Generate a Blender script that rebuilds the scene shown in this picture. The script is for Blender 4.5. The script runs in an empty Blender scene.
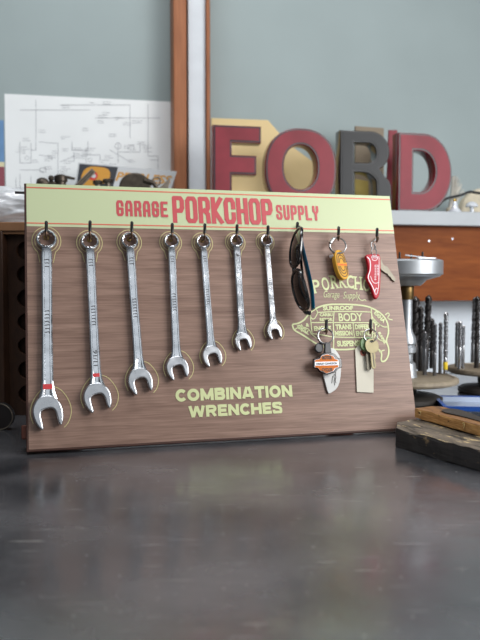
import bpy, bmesh, math, random
from mathutils import Matrix, Vector
random.seed(7)
SC = bpy.context.scene
COL = SC.collection
PI = math.pi

# ------------------------------------------------------------------ camera
F = 721.47                       # focal length in pixels of the 480 px wide frame
TH = math.radians(2.871)         # the camera looks slightly down
CAMZ = 0.2015
CAM = Vector((0, 0, CAMZ))
FWD = Vector((0, math.cos(TH), -math.sin(TH)))
UPV = Vector((0, math.sin(TH), math.cos(TH)))
def ray(px, py):
    return Vector((1, 0, 0)) * ((px - 240) / F) + UPV * ((320 - py) / F) + FWD
def at_z(px, py, z):
    r = ray(px, py); return CAM + r * ((z - CAMZ) / r.z)
def at_y(px, py, y):
    r = ray(px, py); return CAM + r * (y / r.y)
def on_plane(px, py, o, n):
    r = ray(px, py); return CAM + r * ((o - CAM).dot(n) / r.dot(n))

# ------------------------------------------------------------------ frames
U = Vector((0.96434, 0.26465, 0)).normalized()
N = Vector((0.25503, -0.92930, 0.26710)); N = (N - U * N.dot(U)).normalized()
V = N.cross(U)
BO = CAM + ray(28.8, 450.6) * 0.848
BO.z = 0.0068
BW, BH = 0.508, 0.3344           # face of the display board
def frame(x, y, z, o):
    m = Matrix((x, y, z)).transposed().to_4x4(); m.translation = o; return m
BM = frame(U, V, N, BO)
def P(px, py, d=0.0):            # picture point on the board -> (u, v)
    w = on_plane(px, py, BO + N * d, N) - BO
    return (w.dot(U), w.dot(V))

YAW = math.radians(11)           # the shelf wall runs at a small angle to the picture
WS = Vector((math.cos(YAW), math.sin(YAW), 0)); WT = Vector((-math.sin(YAW), math.cos(YAW), 0)); WZ = Vector((0, 0, 1))
WO = at_y(433, 211, 1.5)
WM = frame(WS, WZ, -WT, WO)      # local: x along shelf, y up, z towards the room
def W(px, py, t=0.0):            # picture point on a vertical plane t behind the shelf front -> (s, z)
    w = on_plane(px, py, WO + WT * t, WT) - WO
    return (w.dot(WS), w.z)

# ------------------------------------------------------------------ materials
def new_mat(name):
    m = bpy.data.materials.new(name); m.use_nodes = True
    nt = m.node_tree; return m, nt, nt.nodes['Principled BSDF']
def lin(c):
    f = lambda v: v / 12.92 if v <= 0.04045 else ((v + 0.055) / 1.055) ** 2.4
    return tuple(f(v / 255) for v in c) + (1,)
def mat(name, rgb, rough=0.5, metal=0.0, vary=0.0, scale=30, bump=0.0, spec=0.5, coat=0.0, trans=0.0, alpha=1.0, rvary=0.0):
    m, nt, b = new_mat(name)
    b.inputs['Base Color'].default_value = lin(rgb)
    b.inputs['Roughness'].default_value = rough
    b.inputs['Metallic'].default_value = metal
    b.inputs['Specular IOR Level'].default_value = spec
    b.inputs['Coat Weight'].default_value = coat
    b.inputs['Transmission Weight'].default_value = trans
    b.inputs['Alpha'].default_value = alpha
    if vary or bump or rvary:
        tc = nt.nodes.new('ShaderNodeTexCoord'); no = nt.nodes.new('ShaderNodeTexNoise')
        no.inputs['Scale'].default_value = scale; no.inputs['Detail'].default_value = 5
        nt.links.new(tc.outputs['Object'], no.inputs['Vector'])
        if vary:
            r = nt.nodes.new('ShaderNodeValToRGB'); c = lin(rgb)
            r.color_ramp.elements[0].position = 0.3; r.color_ramp.elements[1].position = 0.7
            r.color_ramp.elements[0].color = tuple(x * (1 - vary) for x in c[:3]) + (1,)
            r.color_ramp.elements[1].color = tuple(min(1, x * (1 + vary)) for x in c[:3]) + (1,)
            nt.links.new(no.outputs['Fac'], r.inputs['Fac']); nt.links.new(r.outputs['Color'], b.inputs['Base Color'])
        if rvary:
            mr = nt.nodes.new('ShaderNodeMapRange')
            mr.inputs['From Min'].default_value = 0.3; mr.inputs['From Max'].default_value = 0.7
            mr.inputs['To Min'].default_value = max(0.02, rough - rvary); mr.inputs['To Max'].default_value = rough + rvary
            nt.links.new(no.outputs['Fac'], mr.inputs['Value']); nt.links.new(mr.outputs['Result'], b.inputs['Roughness'])
        if bump:
            bp = nt.nodes.new('ShaderNodeBump'); bp.inputs['Strength'].default_value = bump; bp.inputs['Distance'].default_value = 0.001
            nt.links.new(no.outputs['Fac'], bp.inputs['Height']); nt.links.new(bp.outputs['Normal'], b.inputs['Normal'])
    return m
def wood(name, dark, light, stretch, rough=0.45, fine=0.5, bump=0.1, spec=0.4, extra=None):
    """grain from two stretched noises; stretch = mapping scale (x, y, z)"""
    m, nt, b = new_mat(name)
    tc = nt.nodes.new('ShaderNodeTexCoord')
    facs = []
    for k, (sc, det) in enumerate(((1.0, 4), (5.0, 6))):
        mp = nt.nodes.new('ShaderNodeMapping')
        mp.inputs['Scale'].default_value = tuple(s * sc for s in stretch); mp.inputs['Location'].default_value = (k * 3.1, k * 1.7, 0)
        no = nt.nodes.new('ShaderNodeTexNoise'); no.inputs['Scale'].default_value = 1; no.inputs['Detail'].default_value = det
        no.inputs['Distortion'].default_value = 0.6
        nt.links.new(tc.outputs['Object'], mp.inputs['Vector']); nt.links.new(mp.outputs['Vector'], no.inputs['Vector'])
        facs.append(no.outputs['Fac'])
    mx = nt.nodes.new('ShaderNodeMix'); mx.data_type = 'FLOAT'; mx.inputs[0].default_value = fine
    nt.links.new(facs[0], mx.inputs[2]); nt.links.new(facs[1], mx.inputs[3])
    r = nt.nodes.new('ShaderNodeValToRGB')
    r.color_ramp.elements[0].position = 0.33; r.color_ramp.elements[1].position = 0.67
    r.color_ramp.elements[0].color = lin(dark); r.color_ramp.elements[1].color = lin(light)
    nt.links.new(mx.outputs[0], r.inputs['Fac'])
    out = r.outputs['Color']
    if extra:                    # stains: (rgb, noise scale xyz, lo, hi)
        for rgb, sc, lo, hi in extra:
            mp = nt.nodes.new('ShaderNodeMapping'); mp.inputs['Scale'].default_value = sc; mp.inputs['Location'].default_value = (lo * 7, hi * 3, 1)
            no = nt.nodes.new('ShaderNodeTexNoise'); no.inputs['Scale'].default_value = 1; no.inputs['Detail'].default_value = 6
            no.inputs['Roughness'].default_value = 0.65
            nt.links.new(tc.outputs['Object'], mp.inputs['Vector']); nt.links.new(mp.outputs['Vector'], no.inputs['Vector'])
            mr = nt.nodes.new('ShaderNodeMapRange'); mr.inputs['From Min'].default_value = lo; mr.inputs['From Max'].default_value = hi
            nt.links.new(no.outputs['Fac'], mr.inputs['Value'])
            mc = nt.nodes.new('ShaderNodeMix'); mc.data_type = 'RGBA'; mc.inputs[7].default_value = lin(rgb)
            nt.links.new(mr.outputs['Result'], mc.inputs[0]); nt.links.new(out, mc.inputs[6]); out = mc.outputs[2]
    nt.links.new(out, b.inputs['Base Color'])
    b.inputs['Roughness'].default_value = rough; b.inputs['Specular IOR Level'].default_value = spec
    bp = nt.nodes.new('ShaderNodeBump'); bp.inputs['Strength'].default_value = bump; bp.inputs['Distance'].default_value = 0.001
    nt.links.new(mx.outputs[0], bp.inputs['Height']); nt.links.new(bp.outputs['Normal'], b.inputs['Normal'])
    return m

M = {}
M['laminate'] = wood('walnut_laminate', (107, 82, 70), (150, 122, 108), (4, 105, 1), 0.42, 0.55, 0.04, 0.35)
M['core'] = mat('board_core', (66, 36, 26), 0.6, vary=0.2)
M['yellow'] = mat('pale_yellow_print', (188, 197, 158), 0.42, spec=0.35)
M['yellow_ink'] = mat('pale_yellow_ink', (196, 202, 150), 0.5)
M['thin_ink'] = mat('outline_ink', (200, 190, 135), 0.5)
M['red_ink'] = mat('red_print', (186, 74, 80), 0.45)
M['red_line'] = mat('red_line_print', (206, 104, 84), 0.45)
M['chrome'] = mat('worn_chrome', (214, 217, 222), 0.2, 1.0, 0.2, 70, 0.12, rvary=0.08)
M['chrome_dull'] = mat('satin_chrome', (188, 190, 194), 0.3, 1.0, 0.15, 90, 0.1, rvary=0.08)
M['stamp'] = mat('stamped_grime', (70, 68, 70), 0.6, 0.3)
M['red_paint'] = mat('red_paint_mark', (205, 62, 66), 0.4)
M['black_vinyl'] = mat('black_vinyl', (16, 16, 18), 0.3)
M['hook_wire'] = mat('brown_wire', (96, 74, 58), 0.4, 0.8)
M['bolt_steel'] = mat('steel', (170, 170, 170), 0.28, 1.0, 0.1, 80)
M['brass_dark'] = mat('aged_brass', (120, 98, 62), 0.4, 0.9, 0.2, 60)
M['red_face'] = mat('faded_red_plastic', (128, 44, 54), 0.5, vary=0.16, scale=18, spec=0.3)
M['red_shell'] = mat('dark_red_gloss', (112, 14, 30), 0.22, vary=0.15, coat=0.4)
M['black_shell'] = mat('black_gloss', (26, 27, 30), 0.2, coat=0.5)
M['grey_face'] = mat('charcoal_plastic', (26, 28, 31), 0.42, vary=0.1, scale=25, spec=0.25)
M['edge_grey'] = mat('dark_trim', (50, 28, 38), 0.4)
M['wall'] = mat('wall_paint', (152, 164, 164), 0.7, vary=0.04, scale=6)
M['shelf'] = mat('pale_grey_laminate', (160, 165, 169), 0.45, vary=0.06, scale=12)
M['plywood'] = wood('orange_plywood', (106, 50, 16), (142, 78, 32), (5, 40, 5), 0.55, 0.35, 0.05, 0.15)
M['post'] = wood('orange_brown_post', (128, 76, 46), (166, 106, 70), (40, 3, 40), 0.5, 0.4, 0.05)
M['white_post'] = mat('white_post_paint', (206, 211, 216), 0.5, vary=0.04)
M['panel_white'] = mat('pale_blue_white_metal', (222, 230, 238), 0.35, vary=0.05, scale=8)
M['bag'] = mat('clear_film', (236, 238, 242), 0.14, trans=0.3, bump=0.9, scale=26)
M['box_tan'] = wood('tan_box_wood', (128, 90, 62), (166, 124, 90), (6, 50, 6), 0.55, 0.4)
M['box_dark'] = wood('dark_box_wood', (46, 27, 17), (72, 46, 29), (30, 5, 10), 0.55, 0.4)
M['box_hole'] = mat('dark_box_hole', (58, 36, 23), 0.7, vary=0.2)
M['paper'] = mat('drawing_paper', (236, 238, 238), 0.75, vary=0.03, scale=9)
M['pencil'] = mat('pencil_line', (148, 150, 156), 0.8)
M['tan'] = mat('tan_hardboard', (216, 190, 136), 0.5, vary=0.14, scale=7)
M['taupe'] = mat('taupe_board', (128, 114, 94), 0.6, vary=0.12, scale=12)
M['ochre'] = mat('ochre_tape', (160, 140, 66), 0.6, vary=0.1)
M['cream'] = mat('cream_cloth', (196, 186, 164), 0.8, vary=0.12, scale=40, bump=0.4)
M['husk'] = mat('grey_fibre', (186, 182, 172), 0.8, vary=0.15, scale=60)
M['white_metal'] = mat('white_enamel', (222, 226, 232), 0.25, 0.3)
M['gold'] = mat('brass', (206, 168, 74), 0.3, 1.0)
M['black'] = mat('black_rubber', (20, 20, 22), 0.5)
M['dark_metal'] = mat('dark_oiled_steel', (74, 66, 58), 0.42, 0.7, 0.35, 70, 0.3)
M['dark_metal_grey'] = mat('grey_oiled_steel', (122, 112, 100), 0.42, 0.6, 0.3, 80, 0.3)
M['alu'] = mat('cast_aluminium', (176, 180, 184), 0.42, 0.75, 0.08, 60, 0.08)
M['tray'] = wood('dusty_brown_cast_tray', (108, 96, 80), (146, 134, 114), (20, 20, 20), 0.6, 0.5, 0.2)
M['tray_dark'] = mat('dark_cast_foot', (58, 54, 50), 0.6, 0.2, 0.2)
M['drill_dark'] = mat('black_oxide', (74, 71, 70), 0.3, 0.85, 0.25, 90)
M['drill_grey'] = mat('grey_high_speed_steel', (120, 120, 122), 0.3, 0.9, 0.2, 90)
M['drill_bright'] = mat('bright_steel', (196, 196, 198), 0.25, 1.0, 0.15, 90)
M['yellow_band'] = mat('yellow_band', (222, 190, 40), 0.5)
M['blue'] = mat('blue_plastic', (24, 72, 150), 0.35)
M['grey_blue'] = mat('grey_blue_plastic', (150, 162, 182), 0.4)
M['lens'] = mat('black_lens', (14, 14, 16), 0.06, coat=0.6)
M['frame_black'] = mat('black_frame', (18, 18, 20), 0.2, coat=0.4)
M['teal'] = mat('teal_plastic', (18, 92, 122), 0.22, coat=0.3)
M['fob_gold'] = mat('gold_leather', (206, 152, 52), 0.5, spec=0.25, vary=0.08, scale=50)
M['fob_black'] = mat('black_print', (34, 28, 24), 0.5)
M['fob_red'] = mat('orange_red_print', (226, 78, 36), 0.5)
M['knife_red'] = mat('red_fob_plastic', (172, 10, 36), 0.4, spec=0.25)
M['white_ink'] = mat('white_print', (232, 222, 226), 0.5)
M['leather'] = mat('grey_black_leather', (62, 62, 64), 0.4, vary=0.2, scale=90, bump=0.3)
M['hd_orange'] = mat('orange_enamel', (196, 104, 22), 0.45, spec=0.2)
M['hd_white'] = mat('silver_enamel', (214, 216, 222), 0.3, 0.2)
M['tag_white'] = mat('white_tag', (204, 204, 202), 0.5)
M['tag_paper'] = mat('cream_tag_paper', (200, 195, 180), 0.75, vary=0.04, scale=20)
M['eyelet'] = mat('red_brown_eyelet', (158, 84, 66), 0.6)
M['key_metal'] = mat('nickel_silver', (126, 120, 106), 0.5, 0.4, 0.1, 90)
M['key_brass'] = mat('pale_brass', (140, 130, 98), 0.5, 0.4, 0.1, 90)
M['key_green'] = mat('green_cap', (92, 122, 74), 0.45)
M['block_black'] = wood('black_oiled_timber', (28, 27, 28), (66, 64, 64), (6, 60, 60), 0.55, 0.5, 0.5, 0.4,
                        extra=[((152, 128, 94), (18, 40, 40), 0.60, 0.66)])
M['block_top'] = wood('worn_timber_top', (64, 60, 56), (126, 114, 100), (9, 60, 60), 0.65, 0.5, 0.5, 0.3,
                      extra=[((206, 182, 136), (30, 90, 90), 0.57, 0.63), ((34, 32, 32), (18, 60, 60), 0.56, 0.62)])
M['block_orange'] = wood('orange_raw_timber', (166, 114, 62), (226, 180, 118), (16, 160, 160), 0.6, 0.6, 0.6, 0.3,
                         extra=[((70, 48, 30), (40, 120, 120), 0.58, 0.66)])
M['block_brown'] = wood('brown_timber_top', (112, 78, 50), (150, 112, 74), (9, 70, 70), 0.6, 0.5, 0.3, 0.3,
                        extra=[((52, 48, 48), (9, 26, 26), 0.52, 0.56)])
M['chalk'] = mat('pale_chalk', (226, 210, 150), 0.8)
M['lid_brown'] = mat('dark_brown_lid', (44, 36, 35), 0.35)
M['floor'] = mat('concrete', (110, 108, 104), 0.8, vary=0.1, scale=4)
M['flag_blue'] = mat('blue_print', (104, 142, 184), 0.6, vary=0.08)
M['flag_red'] = mat('red_brown_print', (142, 72, 82), 0.6, vary=0.08)
M['flag_yellow'] = mat('ivory_print', (216, 208, 170), 0.6)
M['sign_black'] = mat('sign_black', (52, 54, 60), 0.4)
M['sign_orange'] = mat('sign_orange', (204, 146, 56), 0.45)
M['sign_white'] = mat('sign_silver', (196, 198, 200), 0.4)
M['sign_red'] = mat('sign_red', (206, 66, 56), 0.45)
M['leg_wood'] = mat('red_brown_wood', (112, 58, 42), 0.6, vary=0.15)

def bench_mat():
    m, nt, b = new_mat('dark_bench_top')
    tc = nt.nodes.new('ShaderNodeTexCoord')
    def noise(scale, det, rough=0.5, mapping=None):
        no = nt.nodes.new('ShaderNodeTexNoise'); no.inputs['Scale'].default_value = scale; no.inputs['Detail'].default_value = det
        no.inputs['Roughness'].default_value = rough
        src = tc.outputs['Object']
        if mapping:
            mp = nt.nodes.new('ShaderNodeMapping'); mp.inputs['Scale'].default_value = mapping[0]; mp.inputs['Rotation'].default_value = (0, 0, mapping[1])
            nt.links.new(src, mp.inputs['Vector']); src = mp.outputs['Vector']
        nt.links.new(src, no.inputs['Vector']); return no.outputs['Fac']
    base = noise(7, 6); r = nt.nodes.new('ShaderNodeValToRGB')
    r.color_ramp.elements[0].position = 0.3; r.color_ramp.elements[1].position = 0.72
    r.color_ramp.elements[0].color = lin((42, 44, 48)); r.color_ramp.elements[1].color = lin((96, 95, 98))
    nt.links.new(base, r.inputs['Fac']); out = r.outputs['Color']
    for fac, lo, hi, rgb in ((noise(330, 2, 0.5), 0.71, 0.75, (170, 168, 164)), (noise(1, 3, 0.5, ((14, 220, 1), 0.5)), 0.66, 0.74, (120, 118, 118)),
                             (noise(1, 3, 0.5, ((16, 200, 1), -0.35)), 0.67, 0.74, (120, 118, 116))):
        mr = nt.nodes.new('ShaderNodeMapRange'); mr.inputs['From Min'].default_value = lo; mr.inputs['From Max'].default_value = hi
        nt.links.new(fac, mr.inputs['Value']); mc = nt.nodes.new('ShaderNodeMix'); mc.data_type = 'RGBA'; mc.inputs[7].default_value = lin(rgb)
        nt.links.new(mr.outputs['Result'], mc.inputs[0]); nt.links.new(out, mc.inputs[6]); out = mc.outputs[2]
    nt.links.new(out, b.inputs['Base Color'])
    mr = nt.nodes.new('ShaderNodeMapRange'); mr.inputs['From Min'].default_value = 0.3; mr.inputs['From Max'].default_value = 0.7
    mr.inputs['To Min'].default_value = 0.14; mr.inputs['To Max'].default_value = 0.30
    nt.links.new(noise(11, 5), mr.inputs['Value']); nt.links.new(mr.outputs['Result'], b.inputs['Roughness'])
    bp = nt.nodes.new('ShaderNodeBump'); bp.inputs['Strength'].default_value = 0.2; bp.inputs['Distance'].default_value = 0.002
    nt.links.new(noise(34, 6), bp.inputs['Height']); nt.links.new(bp.outputs['Normal'], b.inputs['Normal'])
    b.inputs['Specular IOR Level'].default_value = 0.5; b.inputs['IOR'].default_value = 2.2
    return m
M['bench'] = bench_mat()

# ------------------------------------------------------------------ mesh tools
class MB:
    def __init__(s): s.v = []; s.f = []
    def add(s, vs, fs, mx=None):
        k = len(s.v)
        s.v += [tuple(mx @ Vector(p)) if mx else tuple(p) for p in vs]
        s.f += [tuple(i + k for i in f) for f in fs]
    def box(s, x0, x1, y0, y1, z0, z1, mx=None):
        s.add([(x, y, z) for z in (z0, z1) for y in (y0, y1) for x in (x0, x1)],
              [(0, 2, 3, 1), (4, 5, 7, 6), (0, 1, 5, 4), (2, 6, 7, 3), (0, 4, 6, 2), (1, 3, 7, 5)], mx)
    def loft(s, rings, cap=True, closed=False, mx=None):
        n = len(rings[0]); vs = [p for r in rings for p in r]; fs = []
        m = len(rings)
        for a in range(m if closed else m - 1):
            b = (a + 1) % m
            for i in range(n):
                j = (i + 1) % n
                fs.append((a * n + i, a * n + j, b * n + j, b * n + i))
        if cap and not closed:
            fs.append(tuple(range(n - 1, -1, -1))); fs.append(tuple((m - 1) * n + i for i in range(n)))
        s.add(vs, fs, mx)
    def revolve(s, prof, n=32, mx=None, cap=True):      # prof: (r, z), axis z
        s.loft([[(r * math.cos(2 * PI * i / n), r * math.sin(2 * PI * i / n), z) for i in range(n)] for r, z in prof], cap, mx=mx)
    def tube(s, pts, r, n=10, closed=False, mx=None, flat=1.0, ref=None):
        pts = [Vector(p) for p in pts]; m = len(pts); rings = []; ref = Vector(ref) if ref else None
        prev = None
        for i, p in enumerate(pts):
            a = pts[(i - 1) % m] if (closed or i > 0) else p
            b = pts[(i + 1) % m] if (closed or i < m - 1) else p
            t = (b - a).normalized()
            if prev is None:
                q = ref or (Vector((0, 0, 1)) if abs(t.z) < 0.9 else Vector((1, 0, 0)))
            else: q = prev
            x = (q - t * q.dot(t))
            x = x.normalized() if x.length > 1e-6 else t.orthogonal().normalized()
            prev = x; y = t.cross(x)
            rr = r[i] if isinstance(r, (list, tuple)) else r
            rings.append([p + x * (rr * math.cos(2 * PI * k / n)) + y * (rr * flat * math.sin(2 * PI * k / n)) for k in range(n)])
        s.loft(rings, True, closed, mx)
    def strokes(s, pts, w, z=0.0, closed=False, mx=None):   # flat mitred line in the xy plane
        pts = [Vector(p[:2]) for p in pts]; m = len(pts); L = []; R = []
        for i, p in enumerate(pts):
            a = pts[(i - 1) % m] if (closed or i > 0) else None
            b = pts[(i + 1) % m] if (closed or i < m - 1) else None
            d1 = (p - a).normalized() if a is not None else (b - p).normalized()
            d2 = (b - p).normalized() if b is not None else d1
            n1 = Vector((-d1.y, d1.x)); n2 = Vector((-d2.y, d2.x)); mm = n1 + n2
            if mm.length < 1e-6: mm = n1
            mm.normalize(); k = min(1 / max(mm.dot(n1), 0.35), 2.2)
            L.append(p + mm * (k * w / 2)); R.append(p - mm * (k * w / 2))
        vs = [(q.x, q.y, z) for q in R] + [(q.x, q.y, z) for q in L]
        fs = [(i, (i + 1) % m, m + (i + 1) % m, m + i) for i in range(m if closed else m - 1)]
        s.add(vs, fs, mx)
    def mesh(s, me, mx=None):
        s.add([v.co[:] for v in me.vertices], [tuple(p.vertices) for p in me.polygons], mx)
    def build(s, name, m, parent=None, smooth=True, bevel=0.0, mx=None, mats=None):
        me = bpy.data.meshes.new(name); me.from_pydata(s.v, [], s.f); me.validate()
        bm = bmesh.new(); bm.from_mesh(me); bmesh.ops.recalc_face_normals(bm, faces=bm.faces); bm.to_mesh(me); bm.free()
        o = bpy.data.objects.new(name, me); COL.objects.link(o)
        me.materials.append(M[m] if isinstance(m, str) else m)
        if parent: o.parent = parent
        if mx is not None: o.matrix_local = mx
        if bevel:
            bv = o.modifiers.new('bevel', 'BEVEL'); bv.width = bevel; bv.segments = 2; bv.limit_method = 'ANGLE'; bv.angle_limit = 0.6
        if smooth:
            for p in me.polygons: p.use_smooth = True
            bm = bmesh.new(); bm.from_mesh(me)
            for e in bm.edges:
                if len(e.link_faces) == 2 and e.calc_face_angle(0) > 0.6: e.smooth = False
            bm.to_mesh(me); bm.free()
        return o

def curve_mesh(loops, half, bevel=0.0, res=2):
    cu = bpy.data.curves.new('c', 'CURVE'); cu.dimensions = '2D'; cu.fill_mode = 'BOTH'
    cu.extrude = max(half - bevel, 0.0); cu.bevel_depth = bevel; cu.bevel_resolution = res; cu.offset = -bevel
    for lp in loops:
        sp = cu.splines.new('POLY'); sp.points.add(len(lp) - 1); sp.use_cyclic_u = True
        for q, p in zip(sp.points, lp): q.co = (p[0], p[1], 0, 1)
    ob = bpy.data.objects.new('c', cu); COL.objects.link(ob)
    dg = bpy.context.evaluated_depsgraph_get(); dg.update()
    me = bpy.data.meshes.new_from_object(ob.evaluated_get(dg))
    bpy.data.objects.remove(ob); bpy.data.curves.remove(cu)
    return me
def plate(mb, loops, z0, z1, bevel=0.0, mx=None):
    me = curve_mesh(loops, (z1 - z0) / 2, bevel)
    t = Matrix.Translation((0, 0, (z0 + z1) / 2))
    mb.mesh(me, (mx @ t) if mx else t); bpy.data.meshes.remove(me)
def text_mesh(txt, bold=0.0, shear=0.0, space=1.0):
    cu = bpy.data.curves.new('t', 'FONT'); cu.body = txt; cu.offset = bold; cu.shear = shear; cu.size = 1; cu.space_character = space
    cu.resolution_u = 4
    ob = bpy.data.objects.new('t', cu); COL.objects.link(ob)
    dg = bpy.context.evaluated_depsgraph_get(); dg.update()
    me = bpy.data.meshes.new_from_object(ob.evaluated_get(dg))
    bpy.data.objects.remove(ob); bpy.data.curves.remove(cu)
    return me
def text_fit(mb, txt, cx, cy, w, h, z=0.0, rot=0.0, bold=0.0, shear=0.0, space=1.0, mx=None):
    me = text_mesh(txt, bold, shear, space)
    xs = [v.co.x for v in me.vertices]; ys = [v.co.y for v in me.vertices]
    bw, bh = max(xs) - min(xs), max(ys) - min(ys)
    t = Matrix.Translation((cx, cy, z)) @ Matrix.Rotation(rot, 4, 'Z') @ Matrix.Diagonal((w / bw, h / bh, 1, 1)) @ Matrix.Translation((-(max(xs) + min(xs)) / 2, -(max(ys) + min(ys)) / 2, 0))
    mb.mesh(me, (mx @ t) if mx else t); bpy.data.meshes.remove(me)
GLY = {
 'A': ([[(0, 0), (0, .8), (.25, 1), (.75, 1), (1, .8), (1, 0)], [(0, .36), (1, .36)]]),
 'C': ([[(1, .66), (1, .86), (.8, 1), (.2, 1), (0, .86), (0, .14), (.2, 0), (.8, 0), (1, .14), (1, .34)]]),
 'E': ([[(1, 1), (0, 1), (0, 0), (1, 0)], [(0, .5), (.8, .5)]]),
 'G': ([[(1, .72), (1, .86), (.8, 1), (.2, 1), (0, .86), (0, .14), (.2, 0), (.8, 0), (1, .14), (1, .46), (.5, .46)]]),
 'H': ([[(0, 0), (0, 1)], [(1, 0), (1, 1)], [(0, .5), (1, .5)]]),
 'K': ([[(0, 0), (0, 1)], [(1, 1), (.12, .5)], [(.12, .5), (1, 0)]]),
 'L': ([[(0, 1), (0, 0), (1, 0)]]),
 'O': ([[(.2, 0), (0, .12), (0, .88), (.2, 1), (.8, 1), (1, .88), (1, .12), (.8, 0), (.2, 0)]]),
 'P': ([[(0, 0), (0, 1), (.8, 1), (1, .88), (1, .58), (.8, .44), (0, .44)]]),
 'R': ([[(0, 0), (0, 1), (.8, 1), (1, .88), (1, .6), (.8, .47), (0, .47)], [(.5, .47), (.95, .32), (1, 0)]]),
 'S': ([[(1, .74), (1, .88), (.82, 1), (.18, 1), (0, .88), (0, .66), (.15, .55), (.85, .45), (1, .34), (1, .12), (.82, 0), (.18, 0), (0, .12), (0, .26)]]),
 'U': ([[(0, 1), (0, .14), (.2, 0), (.8, 0), (1, .14), (1, 1)]]),
 'Y': ([[(0, 1), (0, .68), (.5, .42), (1, .68), (1, 1)], [(.5, .42), (.5, 0)]]),
}
def block_text(mb, txt, u0, u1, v0, v1, th, gap, z):
    cw = (u1 - u0 - gap * (len(txt) - 1)) / len(txt)
    for i, ch in enumerate(txt):
        x = u0 + i * (cw + gap)
        for kk, pl in enumerate(GLY[ch]):
            cyc = len(pl) > 2 and pl[0] == pl[-1]
            q = [(x + th / 2 + a * (cw - th), v0 + th / 2 + b * (v1 - v0 - th)) for a, b in (pl[:-1] if cyc else pl)]
            if not cyc:      # square line ends reach the box
                for e0, e1 in ((0, 1), (-1, -2)):
                    d = Vector(q[e0]) - Vector(q[e1]); d.normalize(); q[e0] = tuple(Vector(q[e0]) + d * th * 0.5)
            m = len(q)
            for a in range(m if cyc else m - 1):       # one flat bar per segment, chamfered joints
                mb.strokes([q[a], q[(a + 1) % m]], th, z); z += .000006
            for a in range(0 if cyc else 1, m if cyc else m - 1):
                ro = th / 2 / math.cos(PI / 8)
                mb.add([(q[a][0] + ro * math.cos(PI / 8 + w * PI / 4), q[a][1] + ro * math.sin(PI / 8 + w * PI / 4), z) for w in range(8)], [tuple(range(8))]); z += .000006
def grot_text(mb, txt, u0, u1, v0, v1, z):
    t = .28; e = lambda cx, cy, a, b_, d0, d1, n=20: [(cx + a * math.cos(math.radians(d0 + (d1 - d0) * i / n)), cy + b_ * math.sin(math.radians(d0 + (d1 - d0) * i / n))) for i in range(n + 1)]
    h = t / 2
    def gl_(c):
        if c == 'O': return 1.06, [e(.53, .5, .53 - h, .5 - h + .02, 0, 360)[:-1] + ['c']]
        if c == 'C': return .93, [e(.51, .5, .51 - h, .5 - h + .02, 40, 320)]
        if c == 'M': return 1.16, [[(h, 0), (h, 1)], [(1.16 - h, 0), (1.16 - h, 1)], [(h, .93), (.58, .12)], [(.58, .12), (1.16 - h, .93)]]
        if c == 'B': return .94, [[(h, 0), (h, 1)], [(h, 1 - h * .85), (.58, 1 - h * .85)] + e(.58, .72, .2, .28 - h * .85, 80, -90, 8) + [(h, .52)], [(h, .52), (.6, .52)] + e(.6, .3, .21, .3 - h * .85, 80, -90, 8) + [(h, h * .85)]]
        if c == 'I': return .27, [[(h, 0), (h, 1)]]
        if c == 'N': return .98, [[(h, 0), (h, 1)], [(.98 - h, 0), (.98 - h, 1)], [(h, .95), (.98 - h, .05)]]
        if c == 'A': return 1.08, [[(h * .95, 0), (.47, 1)], [(1.08 - h * .95, 0), (.61, 1)], [(.27, .27), (.81, .27)]]
        if c == 'T': return .9, [[(0, 1 - h * .85), (.9, 1 - h * .85)], [(.45, 0), (.45, .9)]]
        if c == 'W': return 1.46, [[(h, 1), (.4, 0)], [(.4, 0), (.73, .95)], [(.73, .95), (1.06, 0)], [(1.06, 0), (1.46 - h, 1)]]
        if c == 'R': return .98, [[(h, 0), (h, 1)], [(h, 1 - h * .85), (.6, 1 - h * .85)] + e(.6, .69, .21, .31 - h * .85, 80, -90, 8) + [(h, .46)], [(.52, .46), (.82, 0)]]
        if c == 'E': return .84, [[(h, 0), (h, 1)], [(h, 1 - h * .85), (.82, 1 - h * .85)], [(h, .5), (.76, .5)], [(h, h * .85), (.84, h * .85)]]
        if c == 'H': return .98, [[(h, 0), (h, 1)], [(.98 - h, 0), (.98 - h, 1)], [(h, .5), (.98 - h, .5)]]
        if c == 'S': return .9, [smooth_loop([(.78, .70), (.76, .90), (.45, .92), (.12, .88), (.10, .66), (.32, .56), (.62, .50), (.82, .36), (.78, .10), (.45, .07), (.12, .10), (.10, .31)], 2, False)]
    ws = [gl_(c)[0] for c in txt]; gap = .085; tot = sum(ws) + gap * (len(txt) - 1); sx = (u1 - u0) / tot; sy = v1 - v0; x = 0
    for c, w_ in zip(txt, ws):
        for kk, pl in enumerate(gl_(c)[1]):
            cyc = pl[-1] == 'c'; pts = pl[:-1] if cyc else pl
            k0 = len(mb.v); mb.strokes(pts, t, 0, cyc)
            for i in range(k0, len(mb.v)):
                a, b_, _ = mb.v[i]; mb.v[i] = (u0 + (x + min(max(a, 0), w_)) * sx, v0 + min(max(b_, -.02), 1.02) * sy, z + kk * .00006)
        x += w_ + gap

def smooth_loop(pts, it=2, closed=True):
    for _ in range(it):
        out = []; n = len(pts)
        for i in range(n if closed else n - 1):
            a, b = pts[i], pts[(i + 1) % n]
            out.append(tuple(x * .75 + y * .25 for x, y in zip(a, b))); out.append(tuple(x * .25 + y * .75 for x, y in zip(a, b)))
        if not closed: out = [pts[0]] + out + [pts[-1]]
        pts = out
    return pts
def superellipse(cx, cy, a, b, n=2.0, k=48):
    out = []
    for i in range(k):
        t = 2 * PI * i / k; c, s = math.cos(t), math.sin(t)
        out.append((cx + a * math.copysign(abs(c) ** (2 / n), c), cy + b * math.copysign(abs(s) ** (2 / n), s)))
    return out

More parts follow.
